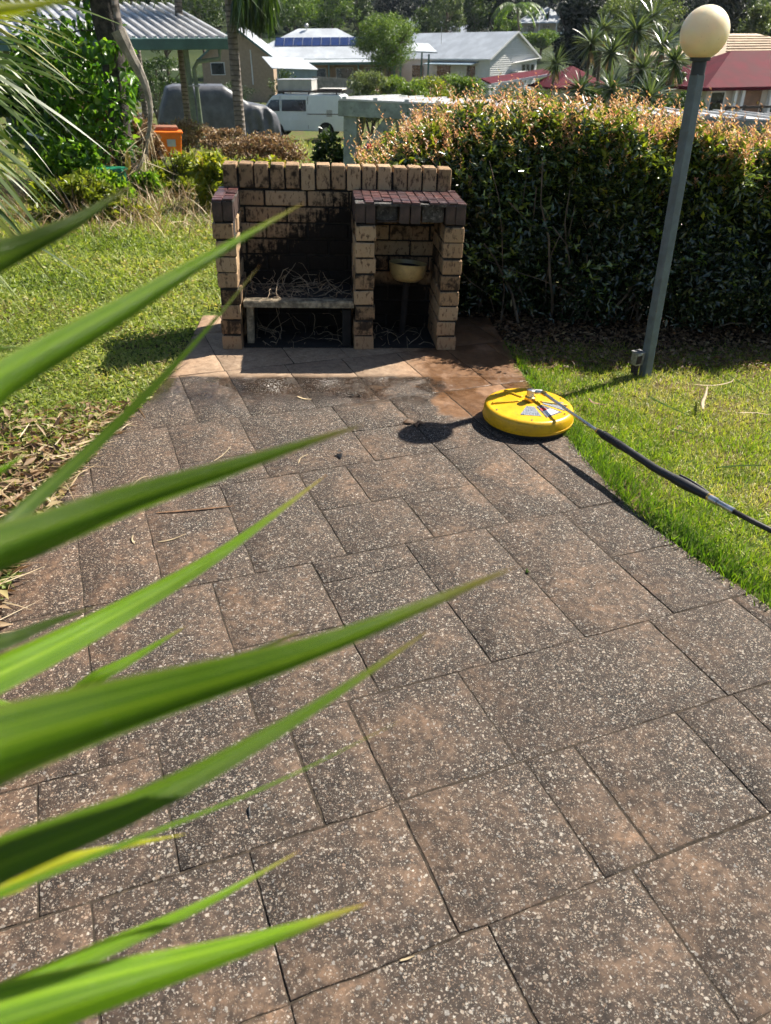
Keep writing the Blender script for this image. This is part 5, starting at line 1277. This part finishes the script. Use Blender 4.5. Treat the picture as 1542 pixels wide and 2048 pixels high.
def build_solar_house():
    D = 98; A = at(484, 116, D); z0 = float(terrain(A[0], A[1])); he = A[2] - z0
    hr = at(600, 62, D + 6)[2] - z0
    t = house('solar_house', 'long low house with pale sheet roof and a row of solar panels', (A[0], A[1], z0), R(-4), 16.5, 12, he, max(hr - he, 1.5), ('wall_beige', 'roof_white', 'teal'), .5, True)
    # front slope: from eave (y=-.5) to ridge (y=6)
    rise = max(hr - he, 1.5); s_ = (rise + .2) / 6.5
    for i in range(10):
        x = 3.6 + 1.04 * i; y0, y1 = 2.2, 3.9; z = lambda y: he - .2 + (y + .5) * s_ + .09
        p = MB().slab([(x, y0, z(y0)), (x + .98, y0, z(y0)), (x + .98, y1, z(y1)), (x, y1, z(y1))], .05).build('solar_panel', MAT['solar'], t)
        MB().bar((x + 1.0, y0, z(y0) + .01), (x + 1.0, y1, z(y1) + .01), .04, .04).build('frame', MAT['galv'], p)
    MB().lathe([(.05, 0), (.05, .25), (.22, .3), (.24, .5), (.1, .65), (.01, .66)], 12, (7.0, 5.6, he + rise - .15)).build('roof_ventilator', MAT['galv'], t, True)
    # veranda
    MB().slab([(6.8, -3.2, he - .45), (16.5, -3.2, he - .45), (16.5, .2, he - .1), (6.8, .2, he - .1)][::1], .08).build('veranda_roof', MAT['roof_white'], t)
    MB().box((11.6, -3.25, he - .52), (9.8, .08, .24)).build('fascia', MAT['teal'], t)
    for x in (7.0, 9.8, 13.0, 16.2): MB().box((x, -3.1, (he - .6 - 1) / 2), (.16, .16, he - .5 + 1)).build('veranda_post', MAT['teal'], t)
    for x in (8.4, 11.4, 14.6): window(t, x, 0, he - 1.7, 1.8, 1.3)
    # beige gable wing
    q = at(408, 150, D - 6); W2 = 7.0
    g = house('beige_house', 'beige brick gabled house wing with teal barge boards', (q[0], q[1], z0), R(-4), W2 + .3, 9, at(532, 116, D - 6)[2] - z0 - .15, 2.6, ('wall_beige', 'roof_white', 'teal'), .4)
    h2 = at(532, 116, D - 6)[2] - z0
    window(g, 1.6, 0, h2 - 1.15, 1.3, 1.0); MB().tube([(5.1, -.06, h2 + .5), (5.1, -.06, h2 - 2.6)], .06, 8).build('downpipe', MAT['wall_white'], g)
build_solar_house()
def build_shed():
    D = 72; A = at(562, 172, D); z0 = float(terrain(A[0], A[1])); h = at(562, 137, D)[2] - z0
    t = thing('garden_shed', 'blue grey ribbed metal shed between the van and solar house', 'shed', (A[0], A[1], z0), R(8)); w, l = 3.0, 3.0
    MB().box((w / 2, l / 2, h / 2 - .5), (w, l, h + 1)).build('wall', MAT['shed'], t)
    for k in range(12): MB().box((.12 + .25 * k, -.02, h / 2 - .5), (.05, .04, h + .9)).build('wall_rib', MAT['shed'], t)
    MB().slab([(-.7, -.2, h + .02), (w + .1, -.2, h + .02), (w - .8, l + .1, h + .75), (-1.2, l + .1, h + .75)], .05).build('roof', MAT['roof_white'], t)
build_shed()
def build_fence():
    D = 66; A, B = at(625, 186, D), at(700, 190, D - 3); t = thing('paling_fence', 'weathered grey paling fence below the veranda', 'fence', (A[0], A[1], 0), math.atan2(B[1] - A[1], B[0] - A[0])); L = float(np.hypot(*(B - A)[:2])) + 3; z1 = at(625, 152, D)[2]
    m = MB(); n = int(L / .115)
    for i in range(n): m.box((.0575 + i * .115, rng.normal(0, .004), z1 - 1.1 + rng.normal(0, .01)), (.098, .02, 2.2))
    m.build('palings', MAT['fence'], t)['kind'] = 'stuff'
    for z in (z1 - .3, z1 - 1.3): MB().bar((0, .04, z), (L, .04, z), .04, .09).build('rail', MAT['fence'], t)
    for i in range(4): MB().box((i * L / 3, .08, z1 - 1.2), (.1, .1, 2.3)).build('post', MAT['fence'], t)
build_fence()
def build_red_houses():
    D = 70; A = at(1112, 178, D); z0 = float(terrain(A[0], A[1])); he = at(1112, 172, D)[2] - z0
    t = house('red_roofed_house', 'small house under a red hip roof beside the dracaenas', (A[0], A[1], z0), R(5), 4.4, 5, he, at(1150, 134, D + 3)[2] - z0 - he, ('wall_cream', 'roof_red', 'roof_red'), .4, True)
    a, b_ = at(985, 161, D), at(1112, 146, D + 5)
    c, s_ = math.cos(-R(5)), math.sin(-R(5)); f = lambda p: (c * (p - A)[0] - s_ * (p - A)[1], s_ * (p - A)[0] + c * (p - A)[1], p[2] - z0)
    P, Q = f(a), f(b_); MB().slab([P, (P[0], P[1] + 3.2, P[2] + .25), (Q[0], Q[1] + 3, Q[2] + .2), Q][::-1], .12).build('side_roof', MAT['roof_red'], t)
    MB().bar((P[0], P[1] - .05, P[2] - .1), (Q[0], Q[1] - .05, Q[2] - .1), .08, .16).build('side_gutter', MAT['wall_white'], t)
    for k in (.03, .5, .97): MB().box((lerp(P[0], Q[0], k), lerp(P[1], Q[1], k), P[2] / 2 - .4), (.14, .14, P[2] + .6)).build('side_post', MAT['wall_white'], t)
    # big maroon roof house at the right
    D = 48; A = at(1402, 246, D); z0 = A[2] - .1; he = at(1402, 168, D)[2] - z0; rise = at(1470, 106, D + 6)[2] - z0 - he
    t = house('maroon_roofed_house', 'cream house with wide maroon roof and dark veranda rail', (A[0], A[1], z0), R(9), 13, 6.5, he, rise, ('wall_cream', 'roof_red', 'roof_red'), .5, True)
    for x, w in ((.65, .75), (4.5, 1.5), (8.5, 1.6)): window(t, x, 0, he - 1.0, w, 1.25)
    d = MB().box((2.75, -.05, he / 2 - .15), (1.0, .1, he - .35)).build('door', MAT['brown_door'], t); MB().box((3.1, -.12, 1.0), (.05, .05, .12)).build('handle', MAT['brass'], d)
    MB().box((6, -1.3, -.5), (13, 2.6, 1.0)).build('veranda_floor', MAT['concrete'], t)
    for x in (1.55, 2.0, 3.6, 7.0, 11.0): MB().box((x, -.25 if x < 3 else -.4, he / 2 - .1), (.17, .17, he - .1)).build('column', MAT['wall_white'], t)
    for z in (.95, .45): MB().bar((-.2, -2.2, z), (2.9, -2.2, z), .08, .11).build('rail', MAT['dark_rail'], t)
    MB().bar((2.9, -2.2, 1.0), (4.4, -3.9, .3), .08, .11).build('rail', MAT['dark_rail'], t); MB().bar((4.3, -2.2, 1.15), (6.0, -3.9, .4), .08, .11).build('rail', MAT['dark_rail'], t)
    for x in (-.2, .8, 1.8, 2.9): MB().box((x, -2.2, .5), (.1, .1, 1.1)).build('rail_post', MAT['dark_rail'], t)
    for i, (x, y) in enumerate(((2.7, -3.2), (3.2, -3.4), (3.7, -3.6))):
        p = t.matrix_basis @ Vector((x, y, -.45)); b = thing('clipped_bush', ('small round grey bush nearest the maroon house post', 'middle one of three small round grey bushes', 'last small round grey bush beside the veranda steps')[i], 'shrub', p, 0, 'three small round bushes by the veranda')
        foliage('foliage', b, np.array([0, 0, .35]), 500, .3, .3, .32, .07, 'farpale', 14, .5)['kind'] = 'stuff'
        MB().tube([(0, 0, -.1), (0, 0, .3)], .03, 6).build('stem', MAT['bark'], b)
    D = 66; A = at(1452, 118, D); z0 = float(terrain(A[0], A[1])); he = at(1452, 112, D)[2] - z0
    t = house('tile_roofed_house', 'house with beige tiled hip roof behind the maroon roof', (A[0], A[1], z0), R(20), 12, 9, he, at(1480, 70, D + 6)[2] - z0 - he, ('wall_cream', 'roof_tile', 'roof_tile'), .4, True)
    rs = (at(1480, 70, D + 6)[2] - z0 - he)
    for k in range(9):
        f = (k + .5) / 9; MB().bar((f * 4.5 - .3, f * 4.5 - .4, he - .1 + f * rs), (12 - f * 4.5 + .3, f * 4.5 - .4, he - .1 + f * rs), .12, .07).build('tile_course', MAT['roof_tile'], t)
    D = 150; A = at(1043, 76, D); z0 = A[2] - 2.5; he = at(1043, 41, D)[2] - z0
    t = house('hillside_house', 'distant white house with pale roof up the slope', (A[0], A[1], z0), R(-6), 8.0, 7, he, at(1080, 15, D + 3)[2] - z0 - he, ('wall_cream', 'roof_white', 'wall_white'), .6, True)
    for x in (1.5, 4.0, 6.3): window(t, x, 0, he - 1.3, 1.1, 1.2)
    MB().slab([(-.6, -2.0, he - .35), (8.6, -2.0, he - .35), (8.6, .2, he - .05), (-.6, .2, he - .05)], .1).build('veranda_roof', MAT['roof_white'], t)
    MB().box((4, -1.9, he - 2.1), (9, .1, .9)).build('balustrade', MAT['wall_white'], t)
    for x in (-.3, 2.6, 5.4, 8.3): MB().box((x, -1.9, he / 2 - .6), (.14, .14, he + .4)).build('veranda_post', MAT['wall_white'], t)
    for lab, u, v0, v1, w in (('far pale roof showing left of the gable house ridge', 838, 62, 45, 5), ('far pale gable roof behind the gable house ridge', 920, 78, 53, 6)):
        D = 122; A = at(u, v0, D); z0 = float(terrain(A[0], A[1])) - 1; he = A[2] - z0
        house('far_house', lab, (A[0], A[1], z0), R(20), w, 7, he, 1.6, ('wall_cream', 'roof_white', 'wall_white'), .4, False)
    D = 92; A = at(800, 100, D); z0 = float(terrain(A[0], A[1])); he = A[2] - z0
    t = thing('open_shelter', 'low pale roofed shelter on teal posts left of gable house', 'shelter', (A[0], A[1], z0), R(6))
    MB().slab([(0, 0, he - .05), (4.0, 0, he - .05), (4.0, 4, he + .7), (-.6, 4, he + .7)], .12).build('roof', MAT['roof_white'], t)
    for x in (.2, 3.2): MB().box((x, .3, he / 2 - .2), (.16, .16, he - .2)).build('post', MAT['teal'], t)
    for x in (.2, 3.2): MB().box((x, 3.6, he / 2 + .0), (.16, .16, he + .6)).build('post', MAT['teal'], t)
build_red_houses()

# ================================================================== MID AND FAR PLANTING
px_bush('trimmed_hedge', 'dark clipped hedge behind the covered car', 430, 146, 185, 200, 58, 5200, .10, 'shrub', 'hedge', k=60, tight=.2, tmean=.3)
px_bush('trimmed_hedge', 'dark green clipped hedge below the gable house', 1050, 163, 212, 260, 55, 7000, .10, 'shrub', 'hedge', k=70, tight=.2, tmean=.45)
px_bush('trimmed_hedge', 'dark hedge row seen under the carport roof', 300, 96, 150, 190, 75, 6000, .22, 'shrub', 'hedge', k=60, tight=.22, tmean=.35)
px_bush('shrub', 'leafy green bush against the beige brick wall', 560, 128, 190, 60, 64, 2600, .16, 'far', tmean=.4)
px_bush('shrub', 'dense dark bush between the lamp post and maroon house', 1400, 175, 245, 60, 40, 3000, .14, 'shrub', tmean=.4)
px_bush('shrub', 'small clipped bush by the road verge', 300, 135, 165, 46, 60, 900, .12, 'shrub')
px_bush('shrub', 'bright green shrub in front of the gable house wall', 925, 126, 215, 115, 58, 6000, .17, 'farbright', tmean=.5)
px_bush('shrub', 'yellow green shrub among the garden bushes below the round tree', 865, 134, 225, 100, 50, 5200, .16, 'yellowgreen', tmean=.3)
px_bush('shrub', 'purple leaved shrub beside the bright green shrub', 882, 132, 195, 34, 56, 1100, .11, 'purple')
px_bush('shrub', 'pale straggly garden shrub right of the sage post', 745, 136, 225, 120, 46, 6000, .15, 'farpale', tmean=.6)
px_bush('shrub', 'mixed green bush under the round tree', 805, 132, 225, 120, 47, 6000, .15, 'farbright', tmean=.6)
px_bush('shrub', 'reddish bush under the round tree', 760, 130, 180, 40, 52, 1000, .11, 'brush', tmean=.3)
px_bush('shrub', 'dark low shrub with strap leaves under the dracaenas', 1210, 160, 235, 160, 34, 7000, .14, 'shrub', tmean=.35)
px_bush('shrub', 'dense shrub between the dracaenas and the lamp post', 1340, 120, 235, 140, 35, 7000, .14, 'shrub', tmean=.4)
px_tree('round_tree', 'round feathery green tree in front of the pale roofs', 774, 4, 156, 150, 80, 17000, .20, 'farbright', trunk=.2, k=46, tight=.3, asp=.35)
def rosette(label, u, v, r, D, n=110, vb=None):
    b = foot(u, D); c = at(u, v, D) - b; L = r * mpp(D) * 1.15; t = thing('dracaena', label, 'dracaena', b, 0, 'spiky dracaenas behind the hedge')
    lean = rng.normal(0, .12, 2); MB().tube([(-lean[0], -lean[1], -.2), (lean[0] * .3, 0, c[2] * .55), tuple(c)], [.10, .07, .05], 8).build('trunk', MAT['bark'], t, True)
    d = rdir(n); d[:, 2] = d[:, 2] * .8 + .25; P = np.tile(c, (n, 1)) + d * .06
    leafobj('leaves', strap_arrays(P, d, rng.uniform(.75, 1.1, n) * L, .075, .55, 5), MAT['dracaena'], t, np.clip(rng.normal(.5, .25, n), 0, 1))['kind'] = 'stuff'
    m = 26; a = rng.uniform(0, 6.28, m); leafobj('dead_skirt', strap_arrays(np.tile(c, (m, 1)) - [0, 0, .15], np.stack([np.cos(a) * .5, np.sin(a) * .5, -np.ones(m)], -1), rng.uniform(.5, .9, m) * L, .06, .3, 4), MAT['dry'], t, np.clip(rng.normal(.35, .2, m), 0, 1))['kind'] = 'stuff'
for lab, u, v, r, D in (('leftmost spiky dracaena beside the red hip roof', 1182, 88, 36, 36), ('tallest spiky dracaena in the middle of the cluster', 1272, 62, 48, 37), ('spiky dracaena just left of the lamp globe', 1325, 92, 42, 36),
                        ('low spreading dracaena near the lamp collar', 1350, 124, 38, 33), ('shaggy dracaena left of the tallest one', 1222, 108, 38, 35), ('small lone dracaena before the gable house', 1112, 128, 30, 44),
                        ('low dracaena tuft right above the hedge', 1300, 195, 48, 30), ('low dracaena tuft left above the hedge', 1222, 178, 44, 31), ('pale low dracaena beneath the red roof', 1160, 180, 34, 33), ('short dracaena in the cluster centre', 1285, 140, 38, 34), ('slender dracaena rising left of the globe base', 1305, 38, 34, 40), ('thin dracaena between the two leftmost ones', 1205, 60, 30, 40)):
    rosette(lab, u, v, r, D)
px_tree('grey_tree', 'large grey green tree behind the dracaenas', 1265, -45, 110, 170, 62, 14000, .18, 'farpale', trunk=.25, k=50, asp=.4, tmean=.5)
px_tree('dark_tree', 'very dark dense tree right of the hillside house', 1150, -50, 160, 110, 84, 11000, .35, 'darkwood', trunk=.35, bark='darkbark', k=40)
px_tree('dark_tree', 'very dark tree behind the grey green tree', 1195, -40, 130, 80, 90, 6000, .35, 'darkwood', trunk=.3, bark='darkbark')
px_tree('dark_tree', 'dark tree mass right above the lamp globe', 1430, -70, 130, 90, 80, 6000, .35, 'darkwood', trunk=.3, bark='darkbark')
px_tree('small_tree', 'leafy green tree between lamp globe and tiled roof', 1490, -20, 100, 80, 82, 5000, .22, 'farpale', trunk=.2, tmean=.5)
px_tree('small_tree', 'green tree at the right picture edge', 1545, 10, 110, 90, 84, 5000, .24, 'far', trunk=.2)
LT = [(330, -60, 120, 110, 105, 'far', 'dark tree behind the carport roof'), (405, -70, 85, 120, 112, 'far', 'olive tree between carport and tall palm trunk'), (520, -75, 78, 130, 120, 'far', 'shaded tree behind the hanging palm fronds'),
      (590, -45, 74, 110, 124, 'farbright', 'sunlit olive tree left above the solar house'), (665, -50, 72, 120, 128, 'farbright', 'sunlit olive tree above the solar panels'), (715, -70, 70, 80, 132, 'far', 'tree behind the round tree'),
      (850, 8, 90, 80, 118, 'far', 'rounded tree right of the round tree'), (890, -50, 85, 90, 114, 'farpale', 'loose feathery tree behind the gable roof'), (945, -60, 85, 80, 120, 'far', 'blue green tree above the gable roof'), (990, -70, 85, 80, 122, 'darkwood', 'dark conifer like tree left of the coconut palm'),
      (780, -80, 60, 110, 150, 'darkwood', 'dark tree high behind the round tree'), (1085, -70, 20, 100, 165, 'darkwood', 'dark tree above the hillside house'), (1010, 30, 85, 60, 116, 'farbright', 'bright low tree at the coconut palm foot'), (1080, 58, 100, 90, 130, 'farbright', 'clipped bright growth below the hillside house'),
      (1330, -90, 60, 160, 120, 'darkwood', 'dark tree behind the grey green tree crown'), (1500, -110, 50, 170, 125, 'far', 'tree on the slope above the tiled roof'), (250, -60, 100, 110, 100, 'far', 'dark tree behind the vine and trunk'), (120, -80, 120, 160, 95, 'far', 'dark tree above the left carport roof')]
for u, vt, vb, w, D, mt, lab in LT:
    px_tree('far_tree', lab, u, vt, vb, w, D, 6500, .26 if mt != 'darkwood' else .34, mt, group='trees on the slope behind the houses', trunk=.22, k=34)
def build_coconut():
    D = 112; b = foot(1036, D); c = at(1034, 14, D) - b; t = thing('coconut_palm', 'coconut palm with drooping fronds beside the hillside house', 'palm tree', b)
    MB().tube([(.5, 0, -.3), (.3, 0, c[2] * .5), tuple(c)], [.22, .16, .12], 8).build('trunk', MAT['bark'], t, True)
    for k in range(16):
        a = k * 2.4; d = nrm(np.array([math.cos(a), math.sin(a), rng.uniform(.1, .9)])); pts = [c.copy()]; p = c.copy(); L = rng.uniform(3.0, 4.2)
        for q in range(8): p = p + d * L / 8; d = nrm(d + [0, 0, -.24]); pts.append(p.copy())
        P = spline(pts, 26); tg = nrm(np.gradient(P, axis=0)); sd = nrm(np.cross(tg, [0, 0, 1.0])); B = np.concatenate([P, P]); S = np.concatenate([sd, -sd]) + np.concatenate([tg, tg]) * .5 + [0, 0, -.5]
        leafobj('frond', strap_arrays(B, S, .75, .09, .6, 3), MAT['farbright'], t, np.clip(rng.normal(.35, .2, len(B)), 0, 1))
build_coconut()
def build_wood():
    n = 60000; a = rng.uniform(R(35), R(145), n); D = 150 + 190 * rng.random(n) ** 1.3; x = CAM[0] + np.cos(a) * D; y = CAM[1] + np.sin(a) * D
    p = np.stack([x, y, terrain(x, y)], -1); lump = .5 + .5 * wob(p, .22, .5) + .3 * wob(p, .7, 1.2); p[:, 2] += rng.random(n) ** .6 * (4 + 6 * np.clip(lump, 0, 1.4))
    tint = np.clip(rng.normal(.4 + .2 * (lump - .5), .22, n), 0, 1)
    o = leafobj('woodland', leaf_arrays(p, rng.normal(size=(n, 3)), rng.normal(size=(n, 3)) + [0, 0, .5], rng.uniform(.9, 1.9, n), rng.uniform(.6, 1.2, n)), MAT['darkwood'], None, tint)
    tag(o, 'dark wooded hillside filling the horizon', None, None, 'stuff')
build_wood()

# ================================================================== HAZE
def build_haze():
    t = NT('thin_haze'); t.n.remove(t.b); v = t.node('VolumePrincipled'); v.inputs['Color'].default_value = (.72, .84, 1.0, 1); v.inputs['Density'].default_value = .00013; v.inputs['Anisotropy'].default_value = .1
    t.t.links.new(v.outputs[0], t.n['Material Output'].inputs['Volume'])
    o = MB().box((0, 0, 26), (880, 880, 82)).build('haze', t.m); o['kind'] = 'stuff'; o['label'] = 'thin sunlit haze over the valley'
build_haze()
